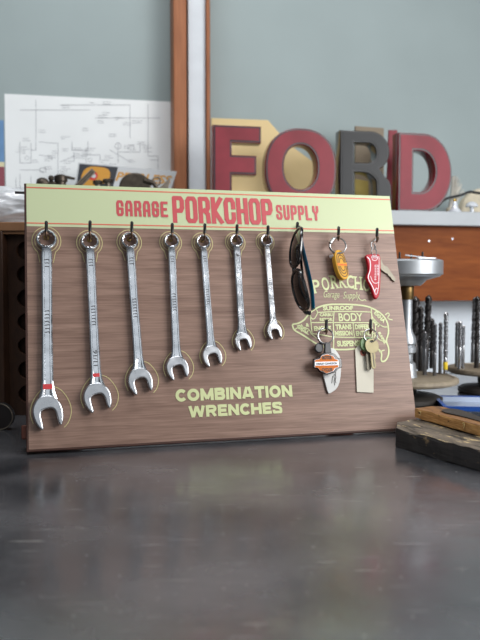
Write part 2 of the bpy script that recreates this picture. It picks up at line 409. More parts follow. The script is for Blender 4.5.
# ------------------------------------------------------------------ naming
def tag(o, label, cat, group=None):
    o['label'] = label; o['category'] = cat
    if group: o['group'] = group
    return o
def thing(name, label, cat, mx=None, group=None):
    o = bpy.data.objects.new(name, None); COL.objects.link(o); o.empty_display_size = 0.02
    if mx is not None: o.matrix_world = mx
    return tag(o, label, cat, group)
def struct(o): o['kind'] = 'structure'; return o
def on_board(u, v, n=0.0, rot=0.0): return BM @ Matrix.Translation((u, v, n)) @ Matrix.Rotation(rot, 4, 'Z')
def on_wall(s, z, t): return WM @ Matrix.Translation((s, z, -t))

# ================================================================== SETTING
b = MB(); s0, s1 = -1.6, 1.1
b.box(s0, s1, -1.3, 1.5, -0.30, -0.26); struct(b.build('wall_back', 'wall', mx=WM, smooth=False))
b = MB(); b.box(-2.2, 2.2, -1.2, 2.2, -0.95, -0.9); struct(b.build('floor', 'floor', smooth=False))
def upright(name, x0, x1, t0, m):
    a = W(x0, 180, t0)[0]; c = W(x1, 180, t0)[0]
    b = MB(); b.box(a, c, 0.0, 0.75, -0.26, -t0); return struct(b.build(name, m, mx=WM, bevel=0.002))
upright('trim_1', 174, 187, 0.19, 'post')
upright('trim_2', 188.5, 206, 0.21, 'white_post')
upright('trim_3', 206.6, 210.5, 0.20, 'post')

# workbench: steel-dark top on legs, back edge against the wall
bench = thing('workbench', 'dark scuffed workbench top that the wrench display board stands on', 'workbench', Matrix.Translation((0, 0, -0.9)))
wb = lambda x: WO.y + (x - WO.x) * math.tan(YAW) + 0.098 / math.cos(YAW)
b = MB(); b.add([(x, y, z) for z in (0.86, 0.9) for x, y in ((-1.25, 0.16), (1.0, 0.16), (1.0, wb(1.0)), (-1.25, wb(-1.25)))], [(0, 1, 2, 3), (4, 5, 6, 7), (0, 1, 5, 4), (1, 2, 6, 5), (2, 3, 7, 6), (3, 0, 4, 7)]); b.build('bench_top', 'bench', bench, bevel=0.003)
for x in (-1.15, 0.9):
    for y in (0.24, 1.2):
        b = MB(); b.box(x - .04, x + .04, y - .04, y + .04, 0.0, 0.86); b.build('leg', 'tray_dark', bench, bevel=0.003)

# shelf with plywood apron
zb = W(433, 225.3, 0)[1]
shelf = thing('wall_shelf', 'pale grey wall shelf with orange plywood apron under the big letters', 'shelf', WM)
b = MB(); b.box(-1.15, 0.6, zb, 0, -0.26, 0); b.build('shelf_board', 'shelf', shelf, bevel=0.0015)
za = W(433, 301, 0.02)[1]
b = MB(); b.box(-1.15, 0.6, za, zb, -0.045, -0.02); ap = b.build('apron', 'plywood', shelf, bevel=0.001)
for px, py in ((429, 241), (452.5, 239)):
    q = W(px, py, 0.02); b = MB(); b.revolve([(0.0, .0005), (.0018, .0004), (.002, 0)], 12, Matrix.Translation((q[0], q[1], -0.02))); b.build('nail_head', 'white_metal', ap)
b = MB(); z0 = -WO.z
b.box(-1.15, 0.6, z0 + .001, zb - .001, -0.26, -0.10); struct(b.build('wall_lining', 'panel_white', mx=WM, smooth=False))

# ================================================================== DISPLAY BOARD
board = thing('display_board', 'brown wood-grain wrench display board with pale yellow header leaning back on the bench', 'display board', BM)
b = MB(); b.box(-0.0028, BW + .0004, -0.0028, BH + .0004, -0.013, -0.0006); b.build('backing', 'core', board, bevel=0.0008)
b = MB(); b.box(0, BW, 0, BH, -0.0006, 0.0); b.build('face', 'laminate', board, smooth=False)
vy = (P(32, 227)[1] + P(393, 233)[1]) / 2
b = MB(); b.box(0, BW, vy, BH, 0.00005, 0.0003); b.build('header_band', 'yellow', board, smooth=False)
ZI = 0.0005
b = MB()
for v in ((P(60, 188.2)[1] + P(360, 199)[1]) / 2, (P(60, 224.3)[1] + P(360, 229.6)[1]) / 2):
    b.box(0, BW, v - .0008, v + .0008, .0003, ZI)
b.build('header_line', 'red_line', board, smooth=False)
def rng(a, c, top, bot):          # pixel corners -> u0,u1,v0,v1
    u0 = P(a, (top[0] + bot[0]) / 2)[0]; u1 = P(c, (top[1] + bot[1]) / 2)[0]
    return u0, u1, (P(a, bot[0])[1] + P(c, bot[1])[1]) / 2, (P(a, top[0])[1] + P(c, top[1])[1]) / 2
b = MB()
pxm = 0.00135
block_text(b, 'GARAGE', *rng(116.2, 167.8, (199.9, 202.2), (216.6, 217)), 2.7 * pxm, 1.5 * pxm, ZI)
block_text(b, 'PORKCHOP', *rng(172.3, 272.6, (196.4, 198.8), (223.4, 224.6)), 4.5 * pxm, 1.0 * pxm, ZI)
block_text(b, 'SUPPLY', *rng(276, 318.5, (205, 206.2), (219.8, 220.8)), 2.6 * pxm, 1.3 * pxm, ZI)
b.build('header_lettering', 'red_ink', board, smooth=False)
b = MB()
for txt, r in (('COMBINATION', rng(175.4, 292, (389.6, 385), (402.2, 396.2))), ('WRENCHES', rng(188.4, 281.9, (406, 402), (417.6, 413)))):
    grot_text(b, txt, *r, ZI)
b.build('lettering', 'yellow_ink', board, smooth=False)

# pig emblem with the cuts of a car
b = MB()
def PL(pts, w=1.45, closed=False, it=2):
    q = [P(*p) for p in pts]; q = smooth_loop(q, it, closed) if it else q
    b.strokes(q, w * 0.00137, ZI, closed)
PL([(335, 304.4), (331, 304.4), (322.5, 305.6), (315, 308.8), (308.8, 313.8), (303.8, 320.6), (297.5, 323.8), (292, 324.2), (293, 328), (294.4, 330.6), (300, 333.5), (307, 337.8), (315, 343.3), (325, 347.6), (333, 349.4), (345, 349.8), (358, 348.6), (366, 346.5), (372, 344), (378, 349), (382, 353), (380.6, 361.6), (385, 361.4), (388.4, 356), (388.8, 348), (385.6, 341), (388.5, 333.8), (388, 325), (385.6, 318.8), (380, 312.6), (371, 307.6), (362.5, 305.4), (348, 304.4)], 1.6, True, 2)
PL([(385, 315), (388, 312.5), (389.5, 315), (387.5, 317), (388, 319), (392.5, 320)], 1.0)
PL([(316.5, 312.6), (335, 311.6), (352, 311.4), (372, 312.2)], 1.0)
PL([(333.9, 312), (333, 323), (333.8, 337), (333.2, 349.4)], 1.2)
PL([(310.6, 322.6), (340, 322.6), (372, 322.8)], 1.0)
PL([(310.8, 333.6), (322, 334.8), (333.8, 337.4), (372.5, 337.6)], 1.0)
PL([(310.2, 315), (311, 325), (312, 334)], 1.0)
PL([(371, 307.6), (371.8, 318), (372, 330), (372.8, 344)], 1.3)
PL([(352.9, 322.7), (353.4, 330), (354.4, 337.5)], 1.0)
PL([(372, 316), (376, 326), (374, 338)], 1.0); PL([(373, 318.5), (382, 327.2), (388.2, 327)], 1.0); PL([(373, 333), (380, 341), (385.6, 341)], 1.0)
PL([(294, 330), (300, 326), (309, 329), (311, 334)], 0.9); PL([(311, 334), (319, 340), (324, 347)], 0.9)
PL([(308.8, 313.8), (313, 321), (318, 313), (316, 309)], 1.0)
PL([(297, 325.5), (302, 331.5)], 1.2, it=0); PL([(301, 324.5), (306.5, 333)], 1.2, it=0); PL([(379, 352), (384.5, 350)], 1, it=0)
def PT(txt, px, py, wpx, hpx, rot=0, bold=0.05, shear=0.0):
    c = P(px, py); text_fit(b, txt, c[0], c[1], wpx * 0.001395, hpx * 0.00134, ZI, math.radians(rot), bold, shear)
PT('SUNROOF', 338, 308.2, 32, 4.6); PT('BODY', 350.5, 317.2, 25.5, 8.6, bold=0.02)
PT('CARBU', 326, 314.8, 13.5, 3.4); PT('RETOR', 326, 319.6, 13.5, 3.4)
PT('ENGINE', 322.4, 328.4, 18, 5); PT('TRANS', 343.4, 326.9, 17, 5.4); PT('MISSION', 343.6, 333.3, 18.5, 5.2)
PT('DIFFER', 362, 326.9, 15.5, 5.2); PT('ENTIAL', 363, 333.3, 15.5, 5.2); PT('SUSPENSION', 353, 343.4, 34, 6)
PT('EXHA', 379.6, 317, 14, 4.4, -47); PT('UST', 376.6, 323.6, 9.5, 4.2, -47)
PT('GRILL', 303.2, 329.6, 13.5, 4.6, -33); PT('&', 307.3, 325, 3.6, 3.8)
PT('BUMPER', 382, 338, 13, 3.2, -65)
b.build('pig_emblem', 'yellow_ink', board, smooth=False)
b = MB()
for ch, px, py, rot in (('P', 316.2, 286.4, 9), ('O', 325.2, 284, 7), ('R', 334.4, 282, 4), ('K', 342.6, 281.4, 2), ('C', 350.2, 282, -2), ('H', 358, 283.2, -4), ('O', 366.6, 285, -8), ('P', 375, 288, -10)):
    c = P(px, py); text_fit(b, ch, c[0], c[1], 7.8 * .00138, 14.2 * .00134, ZI, math.radians(rot), 0.02)
    if ch in 'PRKH':              # slab serifs
        mx = Matrix.Translation((c[0], c[1], ZI)) @ Matrix.Rotation(math.radians(rot), 4, 'Z')
        for y in (-6.4, 6.4):
            for x in ((-3.2,) if (ch in 'P' or y > 0 and ch == 'R') else (-3.2, 3.2)):
                b.strokes([((x - 2.1) * .00138, y * .00134), ((x + 2.1) * .00138, y * .00134)], 1.4 * .00134, 0.00005, mx=mx)
for txt, px, py, w, h in (('Garage', 331.5, 295.4, 17, 9.5), ('Supply', 351.5, 296.4, 18.5, 9.5)):
    c = P(px, py); text_fit(b, txt, c[0], c[1], w * .00138, h * .00134, ZI, math.radians(-1), -0.005, 0.35)
q = [P(*p) for p in ((358, 297), (361, 301), (365, 299.5), (366, 301))]; b.strokes(smooth_loop(q, 2, False), .0011, ZI)
b.build('emblem_lettering', 'yellow_ink', board, smooth=False)

# easel legs behind the board
for uu in (0.03, BW - 0.06):
    b = MB()
    q = [BM @ Vector((uu + a, vv, nn)) for vv, nn in ((0.20, -0.013), (0.19, -0.035)) for a in (-0.012, 0.016)]
    f = [Vector((p.x, p.y, 0.0004)) + Vector((-U.y, U.x, 0)) * k for p, k in zip(q, (0.05, 0.05, 0.075, 0.075))]
    inv = BM.inverted()
    vs = [inv @ p for p in (q[0], q[1], q[3], q[2], f[0], f[1], f[3], f[2])]
    b.add(vs, [(0, 1, 2, 3), (7, 6, 5, 4), (0, 4, 5, 1), (1, 5, 6, 2), (2, 6, 7, 3), (3, 7, 4, 0)])
    b.build('easel_leg', 'leg_wood', board, smooth=False)
b = MB(); c0 = P(24.5, 439.5, -0.02); c1 = P(30, 426, -0.02)
b.box(-0.0085, 0.03, c0[1], c1[1] + .001, -0.03, -0.0132); b.build('corner_cleat', 'leg_wood', board, bevel=0.0015)

# ------------------------------------------------------------------ hooks
def hook(tip_px, top_py, bot_py, base):
    """base = (u, v) where the wire leaves the board; tip is the vinyl-covered upright end"""
    N0 = 0.0195
    t1 = P(tip_px, top_py, N0); t0 = P(tip_px, bot_py, N0)
    u0, v0 = base
    low = (u0 * .3 + t0[0] * .7, min(v0 - .002, t0[1] - .006))
    path = smooth_loop([(u0, v0, 0.0), (u0, v0, 0.0075), (low[0], low[1], 0.011), (t0[0], low[1] + .001, 0.018), (t0[0], t0[1], N0), (t0[0], t0[1] + .002, N0)], 2, False)
    b = MB(); b.tube(path, 0.00125, 8); h = b.build('hook', 'hook_wire', board)
    b = MB(); b.tube([(t0[0], t0[1], N0), (t0[0], t0[1] + .0004, N0), (t1[0], t1[1] - .0015, N0), (t1[0], t1[1], N0)], [.0016, .0021, .0021, .0012], 10)
    b.build('vinyl_tip', 'black_vinyl', h)
    return low

# ------------------------------------------------------------------ wrenches
SIZES = ['3/4', '11/16', '5/8', '9/16', '1/2', '7/16', '3/8']
#        ring centre   ring diameter  jaw centre      jaw width  jaw height(px)  shaft width
WR = [((46.5, 241.0), 19.0, (47.8, 412.5), 30.5, 28, 11.2), ((89.5, 243.0), 16.6, (96.8, 397.8), 28.0, 25, 9.6),
      ((129.2, 242.3), 15.8, (139.4, 381.5), 24.8, 23, 9.0), ((170.6, 242.6), 13.8, (176.3, 368.6), 22.4, 21, 8.0),
      ((202.2, 243.4), 13.0, (210.8, 356.8), 19.4, 19, 7.2), ((235.2, 242.6), 12.2, (241.5, 342.2), 16.4, 17, 7.4), ((265.0, 242.2), 11.0, (272.5, 332.2), 14.8, 15.5, 6.0)]
TXT = ['longest chrome combination wrench, with a broad red paint mark above its jaw',
       'second longest chrome combination wrench, with 11/16 stamped above its jaw',
       'third longest chrome combination wrench, hanging below the start of the word GARAGE',
       'fourth longest chrome combination wrench, the middle one of the seven',
       'third shortest chrome combination wrench, its jaw just above the word COMBINATION',
       'second shortest combination wrench, with a plain shaft and no lettering',
       'smallest chrome combination wrench, nearest the black sunglasses']
HOOKT = [(46.3, 221, 232), (90, 220.5, 231.5), (131.8, 221.5, 232), (172.2, 223, 233), (204.8, 223.5, 233.5), (237, 224.5, 234), (268, 225.5, 235)]
def make_wrench(k, ring, dia, jaw, jw, jh, sw):
    outl = MB()
    r0 = P(*ring); j0 = P(*jaw)
    mm = lambda p, n: (P(p[0] + n / 2, p[1])[0] - P(p[0] - n / 2, p[1])[0])
    R = mm(ring, dia) / 2 * 1.07; J = mm(jaw, jw) / 2; JH = jh * .00132 / 2; SWD = mm(jaw, sw)
    d = Vector(j0) - Vector(r0); L = d.length; ang = math.atan2(d.x, -d.y)
    root = thing('combination_wrench', TXT[k], 'wrench', on_board(r0[0], r0[1], 0.0, ang), 'seven combination wrenches on the board')
    T0, T1 = 0.0015, 0.0015 + 0.0062 + R * 0.16
    # box end with 12-point hole
    n = 48; b = MB()
    def circ(r, z, star=0.0): return [(r * (1 - (star if i % 4 in (0, 1) else 0)) * math.cos(2 * PI * i / n), r * (1 - (star if i % 4 in (0, 1) else 0)) * math.sin(2 * PI * i / n), z) for i in range(n)]
    ri = R * 0.79; c = R * 0.08
    b.loft([circ(R - c, T0), circ(R, T0 + c), circ(R, T1 - c), circ(R - c, T1), circ(ri + c, T1), circ(ri, T1 - c * .7, .09), circ(ri, T0 + c * .7, .09), circ(ri + c, T0)], closed=True)
    b.build('box_end', 'chrome', root)
    # shaft
    b = MB(); th = 0.0055
    ys = [(-R * .82, .86, .9), (-R * 1.25, .92, 1), (-R * 1.8, 1.0, 1), (-L * .5, .94, .95), (-(L - JH * 2.1), 1.03, 1), (-(L - JH * 1.35), 1.25, 1.02), (-(L - JH * .8), 1.75, 1.0)]
    rings = []
    for y, a, tt in ys:
        w = SWD * a / 2; e = w * .26; t = th * tt; z = 0.003
        rings.append([(-w + e, y, z), (w - e, y, z), (w, y, z + t * .3), (w, y, z + t * .72), (w - e, y, z + t), (w * .52, y, z + t), (w * .42, y, z + t * .9), (-w * .42, y, z + t * .9), (-w * .52, y, z + t), (-w + e, y, z + t), (-w, y, z + t * .72), (-w, y, z + t * .3)])
    b.loft(rings); b.build('shaft', 'chrome', root)
    # open end
    tilt = Matrix.Translation((0, -L, 0)) @ Matrix.Rotation(math.radians(13), 4, 'Z')
    half = [(.34, 1.06), (.62, .86), (.9, .5), (1.0, .08), (.97, -.35), (.86, -.75), (.7, -1.02), (.56, -1.03), (.5, -.88), (.5, -.25), (.46, .0), (.3, .2)]
    lp = [(x * J, y * JH) for x, y in half] + [(-x * J, y * JH) for x, y in reversed(half)]
    lp = smooth_loop(lp, 1)
    b = MB(); plate(b, [lp], 0.0018, 0.0018 + 0.0062 + J * .09, J * 0.1, tilt); b.build('open_end', 'chrome_dull', root)
    # stamped marks
    b = MB(); zf = 0.003 + th * .9 + 0.0003
    rot = -PI / 2
    if SIZES[k] == '11/16':
        text_fit(b, '11/16', 0, -(L - JH * 2.9), J * 1.15, SWD * .42, zf, PI / 2, 0.01)
    rs = random.Random(k)
    if k in (0, 1, 2, 3, 4, 6):
        for y0, nn in ((-R * 2.2, 3), (-L * .43, 7)):
            for i in range(nn):
                y = y0 - i * SWD * .34; h = SWD * .2
                b.strokes([(-h, y), (h * rs.uniform(.2, 1), y + SWD * .05), (h, y - SWD * .12 * rs.random())], SWD * .07, zf)
    if k == 5: b.strokes([(-SWD * .1, -R * 1.9), (-SWD * .05, -R * 2.3), (SWD * .3, -R * 2.2)], SWD * .12, zf)
    b.build('stamped_lettering', 'stamp', root, smooth=False)
    if k in (0, 1):
        b = MB(); y = -(L - JH * 1.62); w = SWD * (.42 if k == 0 else .34); hh = JH * (.17 if k == 0 else .13)
        b.box(-w, w, y - hh, y + hh, zf - .0004, 0.003 + th * 1.03 + .0002); b.build('paint_mark', 'red_paint', root, smooth=False)
    # printed outline on the board round both ends
    Rz = Matrix.Rotation(ang, 2)
    def tr(x, y): q = Rz @ Vector((x, y)); return (r0[0] + q.x, r0[1] + q.y)
    off = 0.22 * R + .0025
    arc = [tr((R + off) * math.cos(a), (R + off) * math.sin(a) * 1.05) for a in [math.radians(-52 + i * 284 / 30) for i in range(31)]]
    arc = [tr(SWD * .62, -R * 2.3)] + arc + [tr(-SWD * .62, -R * 2.3)]
    outl.strokes(arc, 0.0008, ZI)
    outl.build('box_end_outline', 'thin_ink', board, smooth=False); outl = MB()
    arc2 = [tr((R + off * .35) * math.cos(a), (R + off * .35) * math.sin(a)) for a in [2 * PI * i / 32 for i in range(32)]]
    outl.strokes(arc2, 0.0007, ZI, True)
    outl.build('ring_outline', 'thin_ink', board, smooth=False); outl = MB()
    dx = J * .22
    jp = [(.42, 2.1), (.5, 1.6), (.95, 1.15), (1.3, .5), (1.36, -.1), (1.15, -.7), (.85, -1.0)]
    q = [tr(-x * J + dx * .9, -L + y * JH) for x, y in reversed(jp[1:-1])] + [tr(0, -L + 1.75 * JH)] + [tr(x * J + dx, -L + y * JH) for x, y in jp[1:]]
    outl.strokes(smooth_loop(q, 2, False), 0.0008, ZI)
    outl.build('jaw_outline', 'thin_ink', board, smooth=False)
    return r0, R
for k, a in enumerate(WR):
    r0, R = make_wrench(k, *a)
    hook(HOOKT[k][0], HOOKT[k][1], HOOKT[k][2], (r0[0], r0[1] + R * .35))
    b = MB(); b.revolve([(R * .3, 0.0001), (R * .3, .0016), (R * .2, .0022), (0.0001, .0024)], 16, Matrix.Translation((r0[0], r0[1] + R * .35, 0)))
    b.build('hook_collar', 'brass_dark', board)

# ------------------------------------------------------------------ things hanging at the right
def ring_pts(cx, cy, r, z, ry=None, tz=0.0, k=28):
    return [(cx + r * math.cos(2 * PI * i / k), cy + (ry or r) * math.sin(2 * PI * i / k), z + tz * math.cos(2 * PI * i / k)) for i in range(k)]
class Hung:
    def __init__(s, name, label, cat, px, py, d=0.0, group=None):
        s.o = P(px, py); s.root = thing(name, label, cat, on_board(s.o[0], s.o[1], 0), group)
    def p(s, px, py, d=0.0):
        q = P(px, py, d); return (q[0] - s.o[0], q[1] - s.o[1])
    def loop(s, pts, d=0.0): return [s.p(x, y, d) for x, y in pts]

# sunglasses, folded, hanging by one end
low = hook(297.4, 222.0, 228.5, P(297.4, 227.0))
h = Hung('sunglasses', 'black sunglasses with a teal temple hanging folded from a hook', 'sunglasses', 288.3, 275.0)
zx = Vector((-.99, 0.0, .04)).normalized(); xx = Vector((-.015, 1, 0)); xx = (xx - zx * xx.dot(zx)).normalized(); yx = zx.cross(xx)
GM = frame(xx, yx, zx, Vector((0.0, 0, 0.0305)))
def gl(x, y, z=0.0): return (x, y, z - 3.2 * x * x)       # wrap of the front
LX, LA, LB = 0.0292, 0.0262, 0.0185
fr = None
b = MB()
for sgn in (1, -1):
    lp = superellipse(sgn * LX, 0, LA, LB, 2.5, 40); b.tube([gl(x, y, 0) for x, y in lp], 0.0024, 8, True)
b.tube([gl(-.006, .006), gl(0, .0075), gl(.006, .006)], .0024, 8); b.tube([gl(-.005, -.001), gl(0, .001), gl(.005, -.001)], .0016, 8)
for sgn in (1, -1):
    b.tube([gl(sgn * .052, .008), gl(sgn * .0575, .009, -.002), gl(sgn * .0585, .009, -.008)], .003, 8)
fr = b.build('frame', 'frame_black', h.root, mx=GM)
for sgn in (1, -1):
    b = MB(); rings = []
    for q in (1.0, .8, .55, .3, .02):
        rings.append([gl(sgn * LX + (x - sgn * LX) * q, y * q, 0.0006 + .0022 * (1 - q * q)) for x, y in superellipse(sgn * LX, 0, LA - .001, LB - .001, 2.5, 36)])
    b.loft(rings); b.build('lens', 'lens', h.root, mx=GM)
def temple(pts, m, w=.0052):
    b = MB(); b.tube(smooth_loop(pts, 2, False), w, 10, flat=0.32, ref=(0, 1, 0)); b.build('temple', m, h.root, mx=GM)
temple([(.060, .006, -.012), (.035, .005, -.0135), (.0, .002, -.0175), (-.03, .0, -.0205), (-.056, -.002, -.0185)], 'teal', .006)
temple([(-.058, .008, -.012), (-.03, .007, -.0115), (0, .004, -.0105), (.03, .002, -.009), (.052, .0, -.009)], 'frame_black', .004)

# oval gold key fob
hook(338.6, 226.5, 235, P(337.5, 237.5))
h = Hung('key_fob', 'oval gold key fob with black rings and red lettering on a split ring', 'key fob', 337.5, 238)
b = MB(); c = h.p(337.2, 246.3, .012); r = 8.3 * .00137
b.tube(ring_pts(c[0], c[1], r, .0135, tz=.002), .0009, 8, True); b.tube(ring_pts(c[0], c[1], r * .97, .0150, tz=.002), .0009, 8, True)
cc = h.p(331.5, 240.5, .013); b.tube([(cc[0] - .003, cc[1] - .004, .0145), (cc[0] + .003, cc[1] + .003, .0145)], .0022, 8)
b.build('split_ring', 'bolt_steel', h.root)
c = h.p(340.2, 265.2, .010)
FM = Matrix.Translation((c[0], c[1], .0098)) @ Matrix.Rotation(math.radians(7), 4, 'Z') @ Matrix.Rotation(math.radians(20), 4, 'Y')
A_, B_ = 7.7 * .00138, 15.6 * .00136
b = MB(); plate(b, [superellipse(0, 0, A_, B_, 2.4)], -.0038, .0038, .0012, FM); b.build('fob_body', 'fob_gold', h.root)
b = MB()
for q in (.82, .62, .42): b.strokes(superellipse(.0003, 0, A_ * q, B_ * q, 2.3), .0011, .00405, True, FM)
b.build('fob_rings', 'fob_black', h.root, smooth=False)
b = MB(); b.box(-A_ * .86, A_ * .86, -.0023, .0023, .0039, .0042, FM); b.build('fob_label', 'fob_gold', h.root, smooth=False)
b = MB(); text_fit(b, 'Firestone', 0, 0, A_ * 1.62, .0036, .0044, 0, .02, mx=FM); b.build('fob_lettering', 'fob_red', h.root, smooth=False)
b = MB(); c2 = h.p(331.8, 256.5, .008); b.tube([(c2[0] - .001, c2[1], .006), (c2[0] + .002, c2[1], .012)], .0026, 10); b.build('rivet', 'white_metal', h.root)

# red fob with a key behind
hook(377, 228, 236.5, P(376.5, 238.5))
h = Hung('key_fob', 'red boot-shaped key fob with white print and a key behind it', 'key fob', 376.5, 239)
b = MB()
b.tube([h.p(376.8, 236.8, .012) + (.0125,), h.p(375, 240, .012) + (.012,), h.p(371.6, 242.5, .012) + (.011,), h.p(371.2, 247, .01) + (.010,), h.p(374, 249.5, .01) + (.009,), h.p(375.8, 247, .01) + (.010,), h.p(374, 243.4, .012) + (.0115,)], .0008, 8)
b.tube([h.p(372.6, 247, .01) + (.010,), h.p(371.3, 251.5, .01) + (.0095,), h.p(373.5, 256.5, .01) + (.009,), h.p(377, 256, .01) + (.009,), h.p(376.2, 250, .01) + (.0095,), h.p(374, 246, .01) + (.010,)], .0008, 8)
b.build('wire_link', 'bolt_steel', h.root)
S = lambda x, y: (320 + x / 6.857, 225 + y / 6.857)
out = [S(*p) for p in ((308, 212), (325, 203), (385, 198), (412, 206), (414, 300), (411, 440), (402, 490), (382, 512), (366, 492), (350, 432), (316, 372), (319, 345), (333, 312), (324, 255))]
lp = smooth_loop(h.loop(out, .008), 1)
b = MB(); plate(b, [lp], .004, .0095, .0012); b.build('fob_body', 'knife_red', h.root)
b = MB(); ln = lambda pts, w=.0008: b.strokes(smooth_loop(h.loop([S(*p) for p in pts], .0095), 2, False), w, .0098)
ln(((322, 218), (340, 235), (346, 262), (345, 310), (330, 348), (330, 370), (362, 425), (378, 470)), .0013); ln(((352, 215), (358, 240), (375, 246), (392, 238), (396, 215)))
ln(((345, 350), (362, 395), (385, 402), (405, 390))); ln(((404, 215), (405, 300), (402, 420), (392, 470), (380, 480), (374, 455), (385, 430), (394, 440)))
for x0, nn in ((379, 10), (396, 7)):
    for i in range(nn):
        y = 275 + i * 11; ln(((x0 - 6, y), (x0 + 1, y + 3), (x0 + 6, y - 2)), .0007)
for i in range(5): ln(((360 + i * 7, 205), (362 + i * 7, 230)), .0006)
b.build('white_print', 'white_ink', h.root, smooth=False)
b = MB(); q = h.loop([(376, 257.5), (379.5, 256), (383.5, 265.5), (387, 266.5), (389, 269.5), (395.5, 279), (394.5, 281.8), (391.2, 279.2), (390.3, 277), (388.4, 276.3), (387.4, 274), (385.2, 273), (381, 270)], .002)
plate(b, [q], .0008, .0028, .0003); b.build('key', 'key_metal', h.root)

# orange and white shield fob
hook(326.4, 319.5, 329, P(325.4, 331))
h = Hung('key_fob', 'orange shield emblem key fob on black leather in front of a white tag', 'key fob', 325.4, 331)
b = MB(); c = h.p(325.1, 336.2, .012)
b.tube(ring_pts(c[0], c[1], 7.6 * .00138, .012, tz=.0015), .0009, 8, True); b.tube(ring_pts(c[0], c[1], 7.4 * .00138, .0136, tz=.0015), .0009, 8, True)
b.build('split_ring', 'bolt_steel', h.root)
S = lambda x, y: (305 + x / 6, 310 + y / 6)
b = MB(); plate(b, [smooth_loop(h.loop([S(*p) for p in ((118, 238), (160, 226), (186, 240), (211, 282), (218, 340), (212, 420), (195, 468), (160, 496), (138, 504), (122, 440), (106, 380))], .003), 1)], .0012, .0034, .0006)
b.build('white_tag', 'tag_white', h.root)
b = MB()
for pts in (((184, 372), (181, 390), (186, 400), (180, 425), (186, 440)), ((176, 385), (172, 400), (178, 412), (173, 430), (178, 452)), ((165, 395), (163, 420), (160, 440))):
    b.strokes(smooth_loop(h.loop([S(*p) for p in pts], .0034), 2, False), .0010, .0037)
b.build('handwriting', 'fob_black', h.root, smooth=False)
b = MB()
plate(b, [smooth_loop(h.loop([S(*p) for p in ((114, 198), (146, 196), (152, 262), (112, 266))], .01), 0)], .0095, .0145, .001)
plate(b, [smooth_loop(h.loop([S(*p) for p in ((62, 205), (90, 192), (110, 204), (106, 252), (78, 260), (56, 240))], .008), 1)], .0050, .0100, .0012)
b.build('leather_strap', 'leather', h.root)
sh = [(48, 298), (48, 347), (72, 351), (84, 370), (130, 388), (174, 374), (188, 353), (212, 346), (208, 296), (186, 290), (174, 270), (134, 257), (95, 268), (84, 290)]
cxy = (130, 322)
ins = lambda q, w=None: [S(cxy[0] + (x - cxy[0]) * q, cxy[1] + (y - cxy[1]) * q) for x, y in sh]
b = MB(); plate(b, [h.loop(ins(1.05), .01)], .0100, .0142, .0008); b.build('shield_base', 'frame_black', h.root)
b = MB(); plate(b, [h.loop(ins(.885), .0142)], .0142, .0146); b.build('shield_border', 'hd_white', h.root, smooth=False)
b = MB(); plate(b, [h.loop(ins(.855), .0146)], .0146, .0150); b.build('shield_face', 'hd_orange', h.root, smooth=False)
b = MB(); plate(b, [h.loop([S(*p) for p in ((60, 312), (60, 334), (200, 331), (198, 309))], .015)], .0150, .0154); b.build('shield_bar', 'hd_white', h.root, smooth=False)
b = MB()
c = h.p(*S(130, 321.5), .0154); text_fit(b, 'HARLEY-DAVIDSON', c[0], c[1], 21 * .00138, 2.3 * .00134, .0157, 0, .03)
c = h.p(*S(132, 286), .015); text_fit(b, 'MOTOR', c[0], c[1], 10 * .00138, 3.6 * .00134, .0153, 0, .05)
c = h.p(*S(132, 359), .015); text_fit(b, 'CYCLES', c[0], c[1], 11 * .00138, 3.4 * .00134, .0153, 0, .05)
b.build('shield_lettering', 'fob_black', h.root, smooth=False)

# paper tag and keys
hook(370.6, 319.2, 328.5, P(370.2, 330))
h = Hung('key_ring', 'split ring with two keys, one green capped, and a cream paper tag', 'keys', 370.2, 331)
b = MB(); c = h.p(370.4, 335.6, .011); b.tube(ring_pts(c[0], c[1], 6.3 * .00140, .0115, tz=.002), .0008, 8, True); b.build('split_ring', 'bolt_steel', h.root)
S = lambda x, y: (305 + x / 6, 310 + y / 6)
ec = h.p(*S(349, 257), .002)
b = MB(); plate(b, [h.loop([S(*p) for p in ((301, 236), (318, 214), (345, 203), (395, 203), (411, 300), (411, 496), (312, 492))], .002), superellipse(ec[0], ec[1], .0022, .0022, 2, 16)], .001, .0022)
pt = b.build('paper_tag', 'tag_paper', h.root, smooth=False)
b = MB(); plate(b, [superellipse(ec[0], ec[1], .0047, .0047, 2, 24), superellipse(ec[0], ec[1], .0021, .0021, 2, 16)], .0022, .0027); b.build('eyelet', 'eyelet', pt, smooth=False)
def key(headc, hr, tip, m, d, capm=None):
    hc = h.p(*headc, d); tp = h.p(*tip, d); ax = Vector((tp[0] - hc[0], tp[1] - hc[1])); L = ax.length
    mx = Matrix.Translation((hc[0], hc[1], d)) @ Matrix.Rotation(math.atan2(ax.y, ax.x) + PI / 2, 4, 'Z')
    w = hr * .36
    bl = [(-w, -hr * .7), (-w, -L * .94), (-w * .3, -L), (w * .5, -L * .95), (w * .6, -L * .88), (w, -L * .82), (w * .55, -L * .75), (w * .8, -L * .68), (w * .5, -L * .6), (w, -L * .52), (w, -hr * .7)]
    head = [p for p in superellipse(0, 0, hr, hr, 2.2, 40)]
    b = MB(); plate(b, [bl], -.0009, .0009, .0003, mx); plate(b, [head, superellipse(0, hr * .62, hr * .24, hr * .16, 2, 16)], -.0011, .0011, .0004, mx)
    k = b.build('key', m, h.root)
    if capm:
        b = MB(); plate(b, [superellipse(0, hr * .1, hr * 1.12, hr * 1.05, 2.2, 36), superellipse(0, hr * .62, hr * .3, hr * .24, 2, 16)], -.0018, .0018, .0005, mx); b.build('key_cap', capm, k)
    else:
        b = MB(); b.strokes([(0, -hr * .9), (0, -L * .9)], w * .35, .00105, mx=mx); b.build('key_groove', 'stamp', k, smooth=False)
key((367.8, 345.2), 7.2 * .0014, (369.5, 370.5), 'key_metal', .0062, 'key_green')
